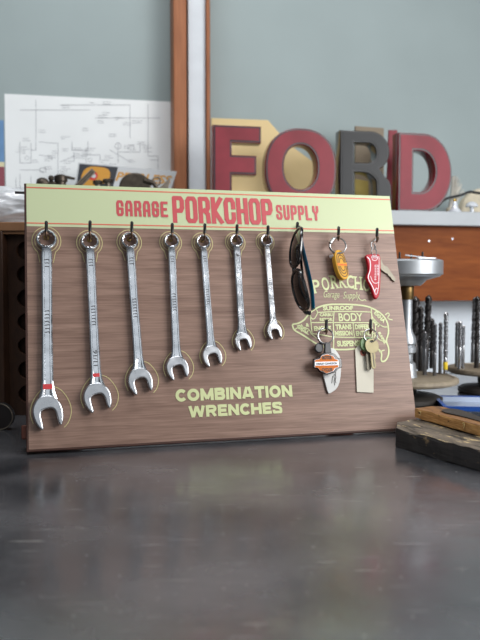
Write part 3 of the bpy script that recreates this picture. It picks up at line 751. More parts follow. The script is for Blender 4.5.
key((371.8, 346), 7.2 * .0014, (374.2, 369.2), 'key_brass', .0105)

# ================================================================== SHELF THINGS
# big channel letters
T_L, DEP = 0.02, 0.032
HB = 0.162
def letter(label, loops, m_face, m_shell, m_trim):
    xs = [p[0] for lp in loops for p in lp]; x0 = (min(xs) + max(xs)) / 2
    root = thing('channel_letter', label, 'sign letter', on_wall(x0, 0.0, T_L + DEP), 'four big letters on the shelf')
    L = [[(x - x0, y) for x, y in lp] for lp in loops]
    b = MB(); plate(b, L, 0, DEP, .002); b.build('shell', m_shell, root)
    def inset(lp, k, d):         # move outer in, holes out
        out = []; n = len(lp)
        ar = sum(lp[i][0] * lp[(i + 1) % n][1] - lp[(i + 1) % n][0] * lp[i][1] for i in range(n))
        sg = 1 if ar > 0 else -1
        if k: sg = -sg
        for i in range(n):
            a, p, c = Vector(lp[i - 1]), Vector(lp[i]), Vector(lp[(i + 1) % n])
            d1 = (p - a).normalized(); d2 = (c - p).normalized()
            n1 = Vector((-d1.y, d1.x)); n2 = Vector((-d2.y, d2.x)); m = n1 + n2
            if m.length < 1e-5: m = n1
            m.normalize(); q = p + m * (sg * d / max(m.dot(n1), .5)); out.append((q.x, q.y))
        return out
    b = MB(); plate(b, [inset(lp, i, .0016) for i, lp in enumerate(L)], DEP - .0002, DEP + .0008); b.build('trim_edge', m_trim, root, smooth=False)
    b = MB(); plate(b, [inset(lp, i, .0046) for i, lp in enumerate(L)], DEP + .0008, DEP + .0018); b.build('face', m_face, root, smooth=False)
w = lambda x, y: W(x, y, T_L)
zz = lambda y, x: w(x, y)[1]
fx = lambda x: w(x, 172)[0]
x0, x1, x2, x3 = fx(213), fx(232), fx(256.5), fx(267)
fz = [0.0, zz(174.6, 240), zz(155.3, 245), zz(142.8, 245), HB]
letter('big red letter F standing on the shelf', [[(x0, 0), (x1, 0), (x1, fz[1]), (x2, fz[1]), (x2, fz[2]), (x1, fz[2]), (x1, fz[3]), (x3 - .012, fz[3]), (x3 - .012, HB), (x0, HB)]], 'red_face', 'red_shell', 'edge_grey')
oc = ((fx(265.3) + fx(336.5)) / 2, HB / 2 - .001)
letter('red round letter O standing between the red F and the black R', [superellipse(oc[0], HB / 2, (fx(336.5) - fx(265.3)) / 2, HB / 2, 2.35, 64), superellipse((fx(284) + fx(317.3)) / 2, zz(167, 300), (fx(317.3) - fx(284)) / 2, (zz(145, 300) - zz(189.5, 300)) / 2, 2.15, 48)], 'red_face', 'red_shell', 'edge_grey')
rx = [fx(340), fx(354), fx(372), fx(389.5)]
def arc(cx, cy, rx_, ry_, a0, a1, n=14): return [(cx + rx_ * math.cos(math.radians(a0 + (a1 - a0) * i / n)), cy + ry_ * math.sin(math.radians(a0 + (a1 - a0) * i / n))) for i in range(n + 1)]
zm = zz(171.5, 380); zt = HB
rr = (zt - zm) / 2
outer = [(rx[0], 0), (rx[1], 0), (rx[1], zz(172, 354))] + arc(fx(362), zz(184, 360), fx(376.5) - fx(362), zz(172, 360) - zz(184, 360), 90, 0, 8) + [(fx(377), 0), (fx(392.5), 0)] + arc(fx(378), zz(188, 375), fx(391.5) - fx(378), zz(174, 375) - zz(188, 375), 0, 60, 6) + arc(rx[3] - rr * 1.02, zm + rr, rr * 1.02, rr, -60, 90, 18) + [(rx[0], zt)]
hz0, hz1 = zz(162.5, 360), zz(142.5, 360); hr = (hz1 - hz0) / 2
hole = [(rx[1], hz0)] + arc(fx(376) - hr * .9, hz0 + hr, hr * .9, hr, -90, 90, 14) + [(rx[1], hz1)]
letter('charcoal black letter R among the red shelf letters', [outer, hole], 'grey_face', 'black_shell', 'black')
dz = zz(172.5, 425)
a_, b_ = fx(452) - fx(424), HB / 2
outer = [(fx(398), 0), (fx(424), 0)] + arc(fx(424), b_, a_, b_, -88, 88, 26) + [(fx(424), HB), (fx(398), HB)]
i0, i1 = zz(192, 415), zz(150.5, 415)
hole = [(fx(413.5), i0), (fx(420), i0)] + arc(fx(420), (i0 + i1) / 2, fx(435) - fx(420), (i1 - i0) / 2, -86, 86, 20) + [(fx(420), i1), (fx(413.5), i1)]
letter('big red letter D standing on the shelf beside white finials', [outer, hole], 'red_face', 'red_shell', 'edge_grey')

# boards leaning behind the letters
def slab(name, label, cat, pts, t0, t1, m, group=None):
    q = [W(x, y, t0) for x, y in pts]; x0 = sum(p[0] for p in q) / len(q); y0 = min(p[1] for p in q)
    b = MB(); plate(b, [[(x - x0, y - y0) for x, y in q]], -(t1 - t0), 0, .0008)
    o = b.build(name, m, mx=on_wall(x0, y0, t0)); tag(o, label, cat, group); return o
def zsh(px, t): return 211 - 0  # noqa
def foot(px, t):                  # picture row of the shelf top at plane t
    lo, hi = 150.0, 280.0
    for _ in range(40):
        mid = (lo + hi) / 2
        if W(px, mid, t)[1] > 0: lo = mid
        else: hi = mid
    return lo
t = 0.20
slab('hardboard_sheet', 'tan sheet with a sloping top corner behind the red F and O', 'board', [(211.5, foot(211.5, t)), (327, foot(327, t)), (327, 172), (289, 144), (268, 120), (211.5, 118)], t, t + .006, 'tan')
t = 0.14
o = slab('taupe_board', 'taupe board with an ochre stripe seen through the black R', 'board', [(355.5, foot(355.5, t)), (384, foot(384, t)), (384, 128), (355.5, 126)], t, t + .008, 'taupe')
# red strip between R and D
t = 0.16
slab('red_strip', 'faded red slanted strip in the gap between R and D', 'strip', [(386, foot(386, t)), (392.5, foot(392.5, t)), (397.5, 130), (389, 130)], t, t + .006, 'red_face')
t = .135
slab('ochre_card', 'small ochre card standing low behind the black R', 'card', [(355, foot(355, t)), (368.5, foot(368.5, t)), (368.5, 181), (355, 179)], t, t + .002, 'ochre')

# drawing on the wall
pl, pr = W(5.2, 160, .255)[0], W(171, 160, .255)[0]
ptop = W(60, 96, .255)[1]; pbot = W(60, 212, .255)[1]
root = thing('drawing_sheet', 'large pale technical drawing pinned to the wall behind the board', 'drawing', on_wall(pl, 0, .2598))
b = MB(); b.box(0, pr - pl, max(pbot, .002), ptop, 0.0, 0.0012); b.build('paper', 'paper', root, smooth=False)
b = MB(); rs = random.Random(3)
def dl(pts, wd=.0009): b.strokes([(W(x, y, .2585)[0] - pl, W(x, y, .2585)[1]) for x, y in pts], wd, .0016)
for pts in (((20, 142), (20, 163), (31, 163), (31, 143)), ((31, 150), (36, 150), (36, 141)), ((20, 152), (16, 152)), ((39, 142), (58, 143.5), (58, 155)), ((39, 155), (52, 157), (52, 160)), ((58, 152), (58, 186)), ((20, 170), (40, 170), (44, 173)), ((40, 168), (46, 168), (46, 172), (40, 172), (40, 168)),
            ((20, 174), (20, 188)), ((31, 176), (31, 188)), ((72, 142), (72, 150), (88, 150), (88, 141)), ((74, 152), (74, 162)), ((82, 155), (100, 155), (100, 160)), ((86, 150), (86, 163)), ((118, 142), (118, 163)), ((118, 152), (140, 152), (140, 142)), ((128, 145), (134, 145), (134, 150)), ((148, 156), (158, 156), (158, 170)), ((150, 160), (158, 160)),
            ((110, 150), (130, 162)), ((60, 162), (74, 156)), ((36, 100), (36, 140)), ((60, 105), (130, 105), (130, 138)), ((20, 110), (90, 110)), ((95, 118), (160, 118)), ((148, 104), (148, 156)), ((16, 178), (16, 188), (24, 188))):
    dl(pts)
for cx, cy, r in ((118, 146, 3), (27, 158, 2), (90, 160, 2)): dl([(cx + r * math.cos(i * PI / 8), cy + r * math.sin(i * PI / 8)) for i in range(17)], .0008)
for i in range(46):
    x, y = rs.uniform(14, 155), rs.choice((rs.uniform(141, 172), rs.uniform(100, 140), rs.uniform(141, 165)))
    for j in range(2): dl([(x, y + j * 2.1), (x + rs.uniform(4, 11), y + j * 2.1 + .1)], .0008)
b.build('line_drawing', 'pencil', root, smooth=False)
# picture at the far left
root = thing('wall_print', 'blue and red brown print on the wall beside the technical drawing', 'print', on_wall(W(5, 160, .255)[0] - .002, 0, .2598))
for y0, y1, m in ((120, 161.8, 'flag_blue'), (161.8, 166.5, 'flag_yellow'), (166.5, 196, 'flag_red')):
    b = MB(); b.box(-.16, 0, W(3, y1, .255)[1], W(3, y0, .255)[1], 0, .0015); b.build('print_band', m, root, smooth=False)

# slanted sign plate with orange lettering
t = 0.165
so = W(75, 188, t); sbase = W(70, foot(70, t), t)
root = thing('sign_plate', 'slanted black and silver sign plate with orange lettering below the drawing', 'sign', on_wall(so[0], 0, t))
sq = lambda x, y: (W(x, y, t)[0] - so[0], W(x, y, t)[1])
fy = foot(110, t)
b = MB(); plate(b, [[sq(*p) for p in ((71, foot(71, t)), (78.5, 162.4), (177, 171.4), (163, foot(163, t)))]], -.004, 0, .0006); b.build('plate', 'sign_white', root)
b = MB(); plate(b, [[sq(*p) for p in ((73, foot(73, t) - 1), (79.6, 163.8), (118, 167.2), (107, foot(107, t) - 1))]], 0, .0005); b.build('black_panel', 'sign_black', root, smooth=False)
b = MB(); plate(b, [smooth_loop([sq(*p) for p in ((79, 190), (83, 166.6), (103, 166.8), (110.5, 170.5), (110, 179), (104, 184), (97, 184), (96, 190))], 2)], .0005, .0010); b.build('orange_emblem', 'sign_orange', root, smooth=False)
c = sq(92.5, 175.5)
b = MB(); plate(b, [superellipse(c[0], c[1], .011, .010, 2, 28)], .0010, .0014); b.build('red_disc', 'sign_red', root, smooth=False)
b = MB(); plate(b, [superellipse(c[0] + .002, c[1] - .001, .005, .0045, 2, 20)], .0014, .0018); b.build('white_disc', 'sign_white', root, smooth=False)
b = MB(); a0 = sq(115.5, 176); a1 = sq(172, 180.5)
text_fit(b, 'PEERLESS', (a0[0] + a1[0]) / 2, (a0[1] + a1[1]) / 2, a1[0] - a0[0], .019, .0008, math.atan2(a1[1] - a0[1], a1[0] - a0[0]) + .005, .02, .28)
b.build('sign_lettering', 'sign_orange', root, smooth=False)

# dark steel parts standing on the shelf behind the board
t = 0.05
def spot(px, t=0.05): return W(px, 190, t)[0]
K = 1.36 / F                      # metres per pixel there
top = lambda px, py, t=0.05: W(px, py, t)[1]
# valve-like fitting
root = thing('pipe_fitting', 'dark steel pipe fitting with a side lever, leftmost of the metal parts above the board', 'pipe fitting', on_wall(spot(52), 0, t))
Lx = lambda px: spot(px) - spot(52)
h1 = top(60, 175)
b = MB(); b.revolve([(.011, 0), (.013, .004), (.010, .010), (.010, h1 - .014), (.0125, h1 - .012), (.0125, h1 - .003), (.009, h1)], 24, Matrix.Translation((Lx(61), 0, 0)) @ Matrix.Rotation(-PI / 2, 4, 'X')); b.build('body', 'dark_metal', root)
h2 = top(43, 178)
b = MB(); b.revolve([(.0001, -.012), (.008, -.010), (.0115, -.003), (.0115, .003), (.008, .010), (.0001, .012)], 20, Matrix.Translation((Lx(42.5), h2 - .0105, 0)) @ Matrix.Rotation(PI / 2, 4, 'Y')); b.build('cap', 'dark_metal', root)
b = MB(); b.tube([(Lx(42.5), h2 - .010, 0), (Lx(60), h2 - .012, 0)], .006, 12); b.build('cross_tube', 'dark_metal', root)
b = MB(); b.revolve([(.0001, -.0058), (.004, -.0046), (.0058, 0), (.004, .0046), (.0001, .0058)], 16, Matrix.Translation((Lx(51.5), top(51.5, 178.5), .004))); b.build('knob', 'dark_metal', root)
b = MB(); b.tube([(Lx(62), h1 - .004, 0), (Lx(68), h1 - .0045, .002), (Lx(75), h1 - .007, .003)], [.004, .003, .0025], 10); b.build('lever', 'dark_metal', root)
# grooved bar
root = thing('grooved_bar', 'grooved steel bar leaning diagonally in front of the orange part of the sign', 'metal bar', on_wall(spot(83), 0, .06))
p0 = (spot(60, .06) - spot(83, .06), 0.006); p1 = (spot(94, .06) - spot(83, .06), top(94, 170.5, .06))
d = Vector(p1) - Vector(p0); a = math.atan2(d.y, d.x)
mx = Matrix.Translation((p0[0], p0[1], 0)) @ Matrix.Rotation(a, 4, 'Z')
b = MB(); b.box(0, d.length, -.0055, .0055, 0, .006, mx); b.build('bar', 'dark_metal_grey', root, bevel=.0015)
b = MB()
for i in range(-1, 2, 2): b.box(.004, d.length - .004, i * .002 - .0007, i * .002 + .0007, .006, .0066, mx)
b.build('groove', 'dark_metal', root, smooth=False)
# two hex bolts on end
for px, py, lab in ((98, 180.5, 'short dark hex bolt on end below the red disc of the sign'), (108, 179, 'taller dark hex bolt on end under the orange emblem of the sign')):
    h1 = top(px, py); root = thing('hex_bolt', lab, 'bolt', on_wall(spot(px), 0, t), 'hex bolts on the shelf')
    RX = Matrix.Rotation(-PI / 2, 4, 'X')
    b = MB(); b.revolve([(.0055, 0), (.0055, h1 - .008)], 18, RX); b.build('shank', 'dark_metal_grey', root)
    b = MB(); b.revolve([(.0085, h1 - .008), (.0098, h1 - .0065), (.0098, h1 - .0015), (.0085, h1)], 6, RX); b.build('head', 'dark_metal', root)
# half-round clamp
root = thing('half_round_clamp', 'dark half-round steel clamp in front of the silver sign lettering', 'clamp', on_wall(spot(135), 0, t))
ht = top(134, 173.5); ri = .006
ro = 16.5 * K
outer = [(-ro, 0)] + [(-ro * math.cos(a), max(0, ht - ro * .9) + ro * .9 * math.sin(a)) for a in [PI * i / 24 for i in range(25)]] + [(ro, 0)]
inn = [(ri * math.cos(a), ht * .42 + ri * math.sin(a)) for a in [PI * i / 12 for i in range(13)]]; inn = [(ri, 0)] + inn + [(-ri, 0)]
b = MB(); plate(b, [outer + inn], -.014, .014, .003); b.build('clamp_body', 'dark_metal', root)
b = MB(); b.tube([(ro * .55, ht * .78, .012), (ro * 1.15, ht * .70, .014), (ro * 1.35, ht * .55, .012)], [.006, .005, .004], 10); b.build('clamp_arm', 'dark_metal', root)
# loop and crescent
root = thing('eye_bolt', 'small steel eye bolt standing right of the half-round clamp', 'eye bolt', on_wall(spot(157), 0, .06))
h1 = top(157, 176.5, .06)
b = MB(); b.tube(ring_pts(0, h1 - .0095, .008, 0), .0017, 8, True); b.build('eye', 'dark_metal_grey', root)
b = MB(); b.tube([(0, h1 - .0170, 0), (0, .002, 0), (0, 0, 0)], .0026, 10); b.build('shank', 'dark_metal', root)
b = MB(); q = [(150, 196), (156, 190), (164, 184), (170.5, 176.5), (169, 185), (165, 196)]
qq = [(W(x, y, .035)[0] - spot(160, .035), W(x, y, .035)[1]) for x, y in q]; qq[0] = (qq[0][0], 0); qq[-1] = (qq[-1][0], 0)
plate(b, [smooth_loop(qq, 1)], -.003, .003, .0008)
zmin = min(v[1] for v in b.v)
tag(b.build('curved_blade', 'dark_metal_grey', mx=on_wall(spot(160, .035), -zmin, .035)), 'grey curved steel blade tip, rightmost of the metal parts above the board', 'blade')

# right end of the shelf
R90 = Matrix.Rotation(-PI / 2, 4, 'X')
def shelf_knob(px, label, prof_px, m, t, group, tipm=None):
    s = W(px, 205, t)[0]; k = 1.5 / F
    root = thing('enamel_finial', label, 'finial', on_wall(s, 0, t), group)
    b = MB(); b.revolve([(r * k, z * k) for r, z in prof_px], 28, R90); b.build('body', m, root)
    if tipm: b = MB(); z = prof_px[-1][1]; b.revolve([(1.6 * k, (z - .4) * k), (2.0 * k, (z + .8) * k), (1.4 * k, (z + 2) * k), (.2 * k, (z + 2.4) * k)], 16, R90); b.build('tip', tipm, root)
shelf_knob(455, 'bell-shaped white metal knob with a brass tip on the shelf edge', [(6.2, 0), (6.4, 1), (5.6, 2.2), (3.6, 4), (2.6, 7), (2.0, 10.5), (1.4, 11.2)], 'white_metal', .018, 'white finials on the shelf', 'gold')
shelf_knob(471.8, 'mushroom-shaped white knob on a stem, rightmost on the shelf', [(2.2, 0), (2.0, 5), (2.2, 5.6), (6.2, 6.0), (6.4, 7), (4.8, 9.6), (2.4, 11), (.2, 11.3)], 'white_metal', .018, 'white finials on the shelf')
wl = lambda pts, t: [(W(x, y, t)[0], W(x, y, t)[1], -t + dz) for x, y, dz in pts]
b = MB(); pth = wl([(437, 207, 0), (444, 199, .0), (455, 196.5, .0), (463, 194.5, .002), (469, 191.5, .004), (474, 193, .004), (486, 193.5, 0), (492, 205.5, 0)], .06)
pth = [(x, max(y, .0032), z) for x, y, z in pth]
b.tube(smooth_loop(pth, 2, False), .0028, 10); tag(b.build('cable', 'black', mx=WM), 'thin black cable bent along the shelf right of the D', 'cable')
b = MB(); q = [W(*p, .12) for p in ((461, 214), (463, 200), (468, 192), (475, 187), (482, 184), (490, 186), (494, 214))]
q = [(x, max(y, 0)) for x, y in q]; plate(b, [smooth_loop(q, 1)], -.03, .0, .008); zmin = min(v[1] for v in b.v)
b.v = [(x, y - zmin, z) for x, y, z in b.v]
tag(b.build('cloth_bundle', 'cream', mx=on_wall(0, 0, .12)), 'cream rough cloth bundle at the right end of the shelf', 'cloth')
# pale fibre brush
root = thing('fibre_brush', 'pale grey fan of fibres standing just right of the D', 'brush', on_wall(W(449, 200, .09)[0], 0, .09))
b = MB(); o0 = (0, .012)
for i in range(22):
    f = i / 21; x, y = (452 + 12 * f, 177 - 3 * math.sin(f * 3) + 17 * f * f)
    q = W(x, y, .09); q = (q[0] - W(449, 200, .09)[0], q[1])
    b.tube([(o0[0] + .001 * math.sin(i), o0[1], .003 * math.sin(i * 2.1)), (q[0] * .55 + .002, q[1] * .6 + .006, .003 * math.sin(i)), (q[0], q[1], .005 * math.sin(i * 1.7))], [.0012, .0014, .0009], 6)
b.build('bristles', 'husk', root)
b = MB(); b.revolve([(.007, 0), (.008, .003), (.006, .016), (.003, .018)], 16, R90); b.build('ferrule', 'cream', root)
b = MB(); x0_, x1_ = W(448, 207, .15)[0], W(500, 207, .15)[0]; b.box(x0_, x1_, 0, .009, -.17, -.15); tag(b.build('wood_strip', 'plywood', mx=WM, bevel=.001), 'thin orange wood strip lying at the back of the shelf', 'wood strip')

# ================================================================== DRILL STANDS
def tray_stand(label, c, rad, ztop, tall, name='drill_stand'):
    root = thing(name, label, 'drill stand', Matrix.Translation((c.x, c.y, 0)), 'round drill stands')
    b = MB(); b.revolve([(rad * .66, 0), (rad * .7, .003), (rad * .7, .009), (rad * .6, .013), (rad * .3, .016)], 48); b.build('foot', 'tray_dark', root)
    b = MB(); b.revolve([(rad * .26, .012), (rad * .2, .018), (rad * .22, ztop - .012)], 32); b.build('stem', 'tray_dark', root)
    b = MB(); b.revolve([(rad * .3, ztop - .0125), (rad * .9, ztop - .0115), (rad * .985, ztop - .009), (rad, ztop - .006), (rad * .985, ztop - .0015), (rad * .95, ztop), (rad * .9, ztop), (rad * .885, ztop - .0012), (rad * .6, ztop - .0012), (rad * .3, ztop - .0012)], 64); b.build('tray', 'tray', root)
    return root
cA = at_z(406, 376.2, .044); rA = 51.5 * cA.y / F; zA = .044
stand = tray_stand('drill stand with a tall column and aluminium disc beside the display board', cA, rA, zA, True)
kA = cA.y / F; zf = lambda py: at_y(406, py, cA.y).z
r_ = lambda p: p * kA
b = MB(); b.revolve([(r_(11), zA - .0012), (r_(9), zf(363)), (r_(6.5), zf(361)), (r_(6.5), zf(354)), (r_(9.5), zf(352)), (r_(9.5), zf(347)), (r_(8), zf(345.5)), (r_(9.8), zf(343)), (r_(9), zf(337)), (r_(6.5), zf(332)), (r_(5.4), zf(328)), (r_(5.4), zf(299))], 32); b.build('column', 'alu', stand)
b = MB(); b.revolve([(r_(6.3), zf(299.5)), (r_(6.8), zf(298.5)), (r_(6.8), zf(287)), (r_(6.2), zf(285.5))], 28); b.build('collar', 'brass_dark', stand)
b = MB(); b.revolve([(r_(6.6), zf(286)), (r_(13), zf(285.6)), (r_(14.5), zf(284.6)), (r_(19), zf(280)), (r_(21), zf(279.4)), (r_(31.5), zf(276.6)), (r_(32.5), zf(275.2)), (r_(34.2), zf(274.6)), (r_(34.8), zf(274)), (r_(34.8), zf(261.4)), (r_(34.2), zf(260.6)), (r_(32), zf(259.8)), (r_(6), zf(259.6))], 96); b.build('disc', 'alu', stand)
ztd = zf(259.6)
for px, h_ in ((397.5, 7), (409, 5), (420.2, 7)):
    b = MB(); x = (px - 406) * kA; b.revolve([(.0018, ztd), (.0018, ztd + h_ * kA), (.0008, ztd + h_ * kA + .001)], 12, Matrix.Translation((x, -.006, 0))); b.build('peg', 'drill_dark', stand)
for k, (x0, y0, x1, y1, zz0, lab) in enumerate(((400, -.03, 422, .012, 0, 'narrow pale metal strip lying tilted on the aluminium disc'), (409, -.048, 427, -.04, 0, 'short white flat strip at the front edge of the aluminium disc'))):
    a = Vector(((x0 - 406) * kA, y0)); c = Vector(((x1 - 406) * kA, y1)); d = c - a
    if k == 0: a, c = Vector((-.009, -.022)), Vector((.028, -.031)); d = c - a
    b = MB(); b.box(0, d.length, -.004, .004, 0, .0018)
    tl = Matrix.Translation((cA.x + a.x, cA.y + a.y, ztd + .0002 + (.0055 if k == 0 else 0))) @ Matrix.Rotation(math.atan2(d.y, d.x), 4, 'Z') @ Matrix.Rotation(.13 if k == 0 else 0, 4, 'Y')
    tag(b.build('metal_strip', 'white_metal', mx=tl, bevel=.0003), lab, 'metal strip', 'metal strips on the disc')
cB = at_z(486, 366.8, .048); rB = 38.5 * cB.y / F; zB = .048
stand2 = tray_stand('round drill stand with a short brown column and no disc', cB, rB, zB, False)
b = MB(); kB = cB.y / F; b.revolve([(6 * kB, zB - .0012), (6 * kB, at_y(482, 336, cB.y).z), (5 * kB, at_y(482, 334.5, cB.y).z)], 24); b.build('column', 'tray', stand2)

# drill bits: shank down, twisted flutes up
def drill(px, top_py, bot_py, wpx, m, label, zt, shank=.35, lean=0.0, band=None, twist=5.0):
    p = at_z(px, bot_py, zt); k = p.y / F; r = wpx * k / 2; L = at_y(px, top_py, p.y).z - zt
    root = thing('drill_bit', label, 'drill bit', Matrix.Translation((p.x, p.y, zt + .0002)) @ Matrix.Rotation(lean, 4, 'Y'), 'drill bits in the round stands')
    b = MB(); b.revolve([(r * .86, 0), (r * .9, r * .2), (r * .9, L * shank), (r * .7, L * shank + r)], 18); b.build('shank', m, root)
    if shank < .99:
        n = 24; rings = []; H0 = L * shank + r * .6; st = 48
        for i in range(st + 1):
            f = i / st; z = H0 + (L - r * .9 - H0) * f; a = f * twist * PI
            rings.append([((rr_ * math.cos(q + a)), (rr_ * math.sin(q + a)), z) for q, rr_ in ((2 * PI * j / n, r * (1.0 if abs(math.sin(2 * PI * j / n)) < .72 else .42)) for j in range(n))])
        rings.append([(x * .08, y * .08, L) for x, y, z in rings[-1]])
        b = MB(); b.loft(rings); b.build('flute', m, root)
    if band:
        b = MB(); z0, z1 = [at_y(px, y, p.y).z - zt for y in band]; b.revolve([(r * 1.02, z0), (r * 1.04, z0 + .0003), (r * 1.04, z1 - .0003), (r * 1.02, z1)], 18); b.build('colour_band', 'yellow_band', root)
TA, TB = zA - .0012, zB - .0012
drill(414.6, 296, 369.2, 8.2, 'drill_dark', 'thick black drill bit closest to the stand column', TA, .3, 0, twist=4)
drill(420.2, 306, 371.5, 5.6, 'drill_dark', 'dark drill bit behind and left of the tall leaning one', TA, .35)
drill(425.2, 294.8, 369.5, 6.8, 'drill_dark', 'tall dark drill bit leaning slightly, highest of the left stand', TA, .35, .035, twist=4)
drill(424.6, 331, 375.0, 4.6, 'drill_grey', 'short plain grey drill bit at the front of the left stand', TA, .55)
drill(431.4, 318, 368.4, 5.0, 'drill_dark', 'black drill bit at the back, just right of the tall leaning one', TA, .3)
drill(434.4, 323, 375.6, 3.8, 'drill_grey', 'thin blue grey drill bit left of the plain silver one', TA, .4)
drill(440.0, 322, 374.0, 4.0, 'drill_grey', 'silver drill bit standing next to the yellow banded one', TA, .5)
drill(445.2, 312, 373.4, 4.6, 'drill_bright', 'bright silver drill bit with a yellow band on its shank', TA, .22, 0, (369.5, 362), 6)
drill(456.4, 321.5, 366.8, 3.6, 'drill_grey', 'left one of the three short drill bits in the right stand', TB, .4)
drill(459.4, 320.5, 369.4, 4.4, 'drill_bright', 'middle and thickest of the three short drill bits in the right stand', TB, .4)
drill(463.0, 325, 369.2, 3.2, 'drill_bright', 'thin drill bit, right one of the three short bits in the right stand', TB, .5)
drill(472.4, 297, 362.5, 4.4, 'drill_grey', 'tall grey drill bit at the back of the right stand', TB, .25, .02)
drill(476.4, 296, 368.0, 5.4, 'drill_dark', 'tall dark drill bit beside the short brown column', TB, .3)

# blue-edged tray behind the timber
c = at_z(450, 408.2, 0)
root = thing('plastic_tray', 'shallow grey plastic tray with a blue rim on the bench behind the timber', 'tray', Matrix.Translation((c.x + .06, c.y, 0)) @ Matrix.Rotation(-.12, 4, 'Z'))
b = MB(); hw, hd, hh = .075, .055, .010
def rect(x, y, z): return [(-x, -y, z), (x, -y, z), (x, y, z), (-x, y, z)]
b.loft([rect(hw * .94, hd * .94, 0), rect(hw, hd, hh), rect(hw * .96, hd * .95, hh), rect(hw * .91, hd * .9, .002)]); b.build('pan', 'grey_blue', root, bevel=.001)
b = MB(); b.loft([rect(hw + .002, hd + .002, hh - .006), rect(hw + .003, hd + .003, hh + .001), rect(hw - .003, hd - .003, hh + .001), rect(hw + .0005, hd + .0005, hh - .006)], closed=True); b.build('rim', 'blue', root)

# ================================================================== TIMBER BLOCKS
def timber(name, label, poly, z0, z1, mside, mtop, bev, rough_=.0012, seed=1):
    x0 = sum(p[0] for p in poly) / len(poly); y0 = sum(p[1] for p in poly) / len(poly)
    d = Vector(poly[-1]) - Vector(poly[0]); a = math.atan2(d.y, d.x)
    ca, sa = math.cos(-a), math.sin(-a)
    q = [((x - x0) * ca - (y - y0) * sa, (x - x0) * sa + (y - y0) * ca) for x, y in poly]
    root = thing(name, label, 'timber', Matrix.Translation((x0, y0, z0)) @ Matrix.Rotation(a, 4, 'Z'), 'timber offcuts on the bench')
    rs = random.Random(seed); out = []
    for i in range(len(q)):           # split long edges so the arrises look worn
        A, B = Vector(q[i]), Vector(q[(i + 1) % len(q)]); n = max(1, int((B - A).length / .012))
        for j in range(n):
            p = A.lerp(B, j / n); out.append((p.x, p.y))
    zt = z1 - z0; jit = lambda: rs.uniform(-rough_, rough_)
    rg = []
    for z, k in ((0, 0), (.0015, 1), (zt - .0035, 1), (zt, 0)):
        rg.append([(x * (1 if k else .996) + jit() * .6, y * (1 if k else .985) + jit() * .6, z + (jit() if z > .003 else 0) - (.001 if z == zt else 0)) for x, y in out])
    b = MB(); b.loft(rg, cap=True)
    o = b.build('timber', mside, root, smooth=False)
    o.data.materials.append(M[mtop])
    for p in o.data.polygons:
        if p.normal.z > .6: p.material_index = 1
    return root, Matrix.Translation((x0, y0, z0)) @ Matrix.Rotation(a, 4, 'Z')
ZL = .024
p0 = at_z(395.4, 446.9, 0); pB = at_z(480, 471.9, 0)
dd = Vector((pB.x - p0.x, pB.y - p0.y)).normalized()
pa = at_z(396.8, 420.8, ZL); pc = at_z(416, 417.3, ZL)
ee = Vector((-dd.y, dd.x)); ee = ee if ee.x > 0 else -ee
P0 = Vector((p0.x, p0.y)); P1 = Vector((pa.x, pa.y)); P2 = P1 + ee * .075
P3 = P2 + dd * .32; P4 = P0 + dd * .30
timber('timber_block', 'black oily timber block with worn edges lying on the bench', [tuple(P0), tuple(P1), tuple(P2), tuple(P3), tuple(P4)], 0.0002, ZL, 'block_black', 'block_top', .001)
ZU0, ZU1 = ZL + .0006, ZL + .0142
q0 = at_z(414.5, 417.3, ZU0); q1 = at_z(480, 436.2, ZU0); dq = Vector((q1.x - q0.x, q1.y - q0.y)).normalized(); eq = Vector((-dq.y, dq.x)); eq = eq if eq.x > 0 else -eq
Q0 = Vector((q0.x, q0.y)); Q1 = Q0 + eq * .041
root, mx = timber('timber_strip', 'orange brown timber strip with a black stain lying on the black block', [tuple(Q0), tuple(Q1), tuple(Q1 + dq * .26), tuple(Q0 + dq * .26)], ZU0, ZU1, 'block_orange', 'block_brown', .001, .0007, 5)
b = MB(); im = mx.inverted()
st = [(440, 410.5), (448, 408.3), (459, 409.5), (470, 413), (481, 417.5), (490, 420), (486, 423), (470, 418.5), (456, 414.8), (446, 413)]
st = [im @ at_z(x, y, ZU1 - .0003) for x, y in st]
plate(b, [smooth_loop([(p.x, p.y) for p in st], 2)], ZU1 - ZU0 - .0009, ZU1 - ZU0 + .00015); b.build('black_stain', 'tray_dark', root, smooth=False); b = MB()
for pts in (((419.4, 411.6), (420.8, 412.2), (420.6, 415.2), (419.0, 414.6)), ((462.2, 423.4), (464, 422.6), (464.6, 424.6), (462.8, 425.4), (464.4, 425.2), (463.6, 428.4))):
    c = [on_plane(x, y, Vector((Q0.x, Q0.y, 0)) - Vector((eq.x, eq.y, 0)) * .0012, Vector((eq.x, eq.y, 0))) for x, y in pts]
    b.tube([im @ p for p in c], .0004, 6)
b.build('chalk_mark', 'chalk', root, smooth=False)

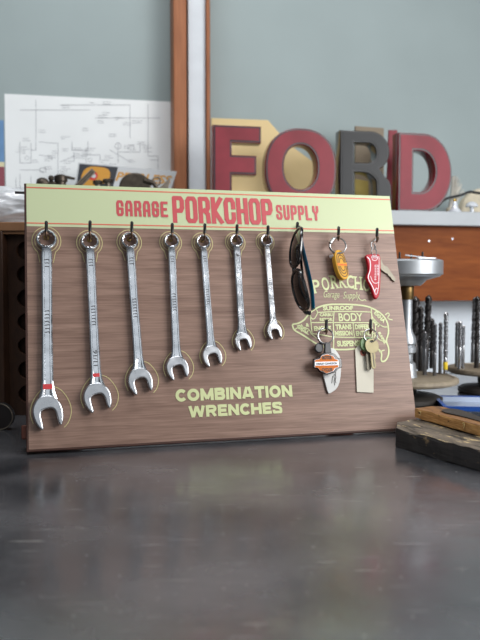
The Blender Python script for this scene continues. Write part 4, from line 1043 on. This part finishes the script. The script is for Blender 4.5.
# ================================================================== LEFT SIDE
yb = 1.08; kb = yb / F
bx = thing('wooden_rack', 'brown wooden rack with a column of round holes behind the display board', 'rack', Matrix.Translation((at_y(0, 300, yb).x, yb, 0)) @ Matrix.Rotation(-.06, 4, 'Z'))
zt = at_y(10, 222, yb).z; zr = at_y(10, 231, yb).z; xl = 3.2 * kb; x1_, x0_ = .088, -.07
b = MB(); b.box(x0_, x1_, 0, .12, zr, zt); b.build('top_rail', 'box_tan', bx, bevel=.0012)
b = MB(); b.box(x0_, xl, 0, .12, 0, zr); b.build('stile', 'box_dark', bx, bevel=.0012)
b = MB(); b.box(x1_ - .012, x1_, 0, .12, 0, zr); b.build('stile', 'box_dark', bx, bevel=.0012)
b = MB(); b.box(xl, x1_ - .012, .036, .046, 0, zr); b.build('back_board', 'box_hole', bx, smooth=False)
holes = []
for i in range(7):
    zc = at_y(24, 250 + i * 24.3, yb).z
    for cx in (23.5 * kb, 48.5 * kb): holes.append(superellipse(cx, zc, 11.2 * kb, 9.6 * kb, 2, 28))
b = MB(); plate(b, [[(xl + .0002, .0002), (x1_ - .0122, .0002), (x1_ - .0122, zr - .0002), (xl + .0002, zr - .0002)]] + holes, 0, .008, 0, Matrix.Translation((0, .028, 0)) @ Matrix.Rotation(PI / 2, 4, 'X'))
b.build('hole_panel', 'box_dark', bx, smooth=False)
b = MB(); b.box(xl, x1_ - .012, 0.004, .020, zr - .004, zr - .0002); b.build('rail_lip', 'box_tan', bx, smooth=False)
# crumpled bag on the rack
rs = random.Random(11)
bm = bmesh.new(); bmesh.ops.create_icosphere(bm, subdivisions=5, radius=1)
from mathutils import noise as mnoise
for v in bm.verts:
    p = v.co.copy(); f = 1 + .16 * mnoise.noise(p * 2.3) + .10 * abs(mnoise.noise(Vector((p.x * 3, p.y * 3, p.z * 9)))) + .05 * mnoise.noise(p * 14)
    v.co = Vector((p.x * .085 * f, p.y * .05 * f, p.z * .031 * f))
    if v.co.z < -.024: v.co.z = -.024
me = bpy.data.meshes.new('film_bag'); bm.to_mesh(me); bm.free(); me.materials.append(M['bag'])
for p in me.polygons: p.use_smooth = True
bag = bpy.data.objects.new('film_bag', me); COL.objects.link(bag); bag.location = (at_y(-2, 205, yb).x, yb + .06, zt + .0245)
tag(bag, 'crumpled clear plastic film bag lying on top of the wooden rack', 'bag')
b = MB(); a0 = at_y(14, 190.3, 1.02); a1 = at_y(34, 190.3, 1.02)
b = MB(); b.tube([inv @ (BM @ Vector((-.0145, BH - .0055, -.0175))), inv @ (BM @ Vector((.04, BH - .0055, -.0175)))], .0016, 10); b.build('hanging_rod', 'black', board)
# round tin
c = at_z(0, 430, 0); k = c.y / F
tin = thing('round_tin', 'dark round tin with a thin pale rim standing on the bench by the rack', 'tin', Matrix.Translation((c.x, c.y, 13.6 * k)))
FR = Matrix.Rotation(PI / 2, 4, 'X')
b = MB(); b.revolve([(12.6 * k, -.010), (13.4 * k, -.009), (13.4 * k, .0)], 40, FR); b.build('body', 'black', tin)
b = MB(); b.tube([(13.0 * k * math.cos(2 * PI * i / 40), .0 - .001, 13.0 * k * math.sin(2 * PI * i / 40)) for i in range(40)], .0009, 8, True); b.build('rim', 'dark_metal_grey', tin)
b = MB(); b.revolve([(12.6 * k, -.001), (12.4 * k, .0006), (.001, .0014)], 40, FR); b.build('lid', 'lid_brown', tin)

# ================================================================== LIGHT
def area(name, loc, target, size, power, col=(1, 1, 1), sy=None):
    l = bpy.data.lights.new(name, 'AREA'); l.energy = power; l.color = col; l.size = size
    if sy: l.shape = 'RECTANGLE'; l.size_y = sy
    o = bpy.data.objects.new(name, l); COL.objects.link(o); o.location = loc
    o.rotation_euler = (Vector(target) - Vector(loc)).to_track_quat('-Z', 'Y').to_euler(); return o
area('window_light', (1.00, 0.33, 0.66), (0.10, 0.90, 0.08), 0.6, 13.6, (1.0, .985, .97), 0.6)
area('side_fill_light', (1.05, 0.66, 0.42), (0.25, 1.1, 0.05), 0.5, 5.0, (.93, .97, 1.0), 0.6)  # added fill with no known source, brightens the bench's right side and the lining
area('ceiling_lamp', (-0.12, 0.75, 1.75), (-0.12, 1.35, 0.1), 1.3, 17.5, (.95, .98, 1.0), 0.35)
area('rear_window_light', (0.5, -1.9, 1.5), (0.0, 1.0, 0.2), 2.4, 9, (.90, .96, 1.0), 1.6)
wd = bpy.data.worlds.new('room_light'); SC.world = wd; wd.use_nodes = True
bg = wd.node_tree.nodes['Background']; bg.inputs['Color'].default_value = (.86, .92, 1.0, 1); bg.inputs['Strength'].default_value = 0.11

# ================================================================== CAMERA
cd = bpy.data.cameras.new('camera'); cd.sensor_fit = 'HORIZONTAL'; cd.sensor_width = 36; cd.lens = 36 * F / 480
cd.clip_start = 0.02; cd.clip_end = 50
cd.dof.use_dof = True; cd.dof.focus_distance = 0.93; cd.dof.aperture_fstop = 8.0
co = bpy.data.objects.new('camera', cd); COL.objects.link(co); co.location = CAM; co.rotation_euler = (PI / 2 - TH, 0, 0)
SC.camera = co
SC.view_settings.view_transform = 'Standard'; SC.view_settings.look = 'None'; SC.view_settings.gamma = 1; SC.view_settings.use_curve_mapping = False
SC.view_settings.exposure = 0.0
SC.cycles.use_denoising = True
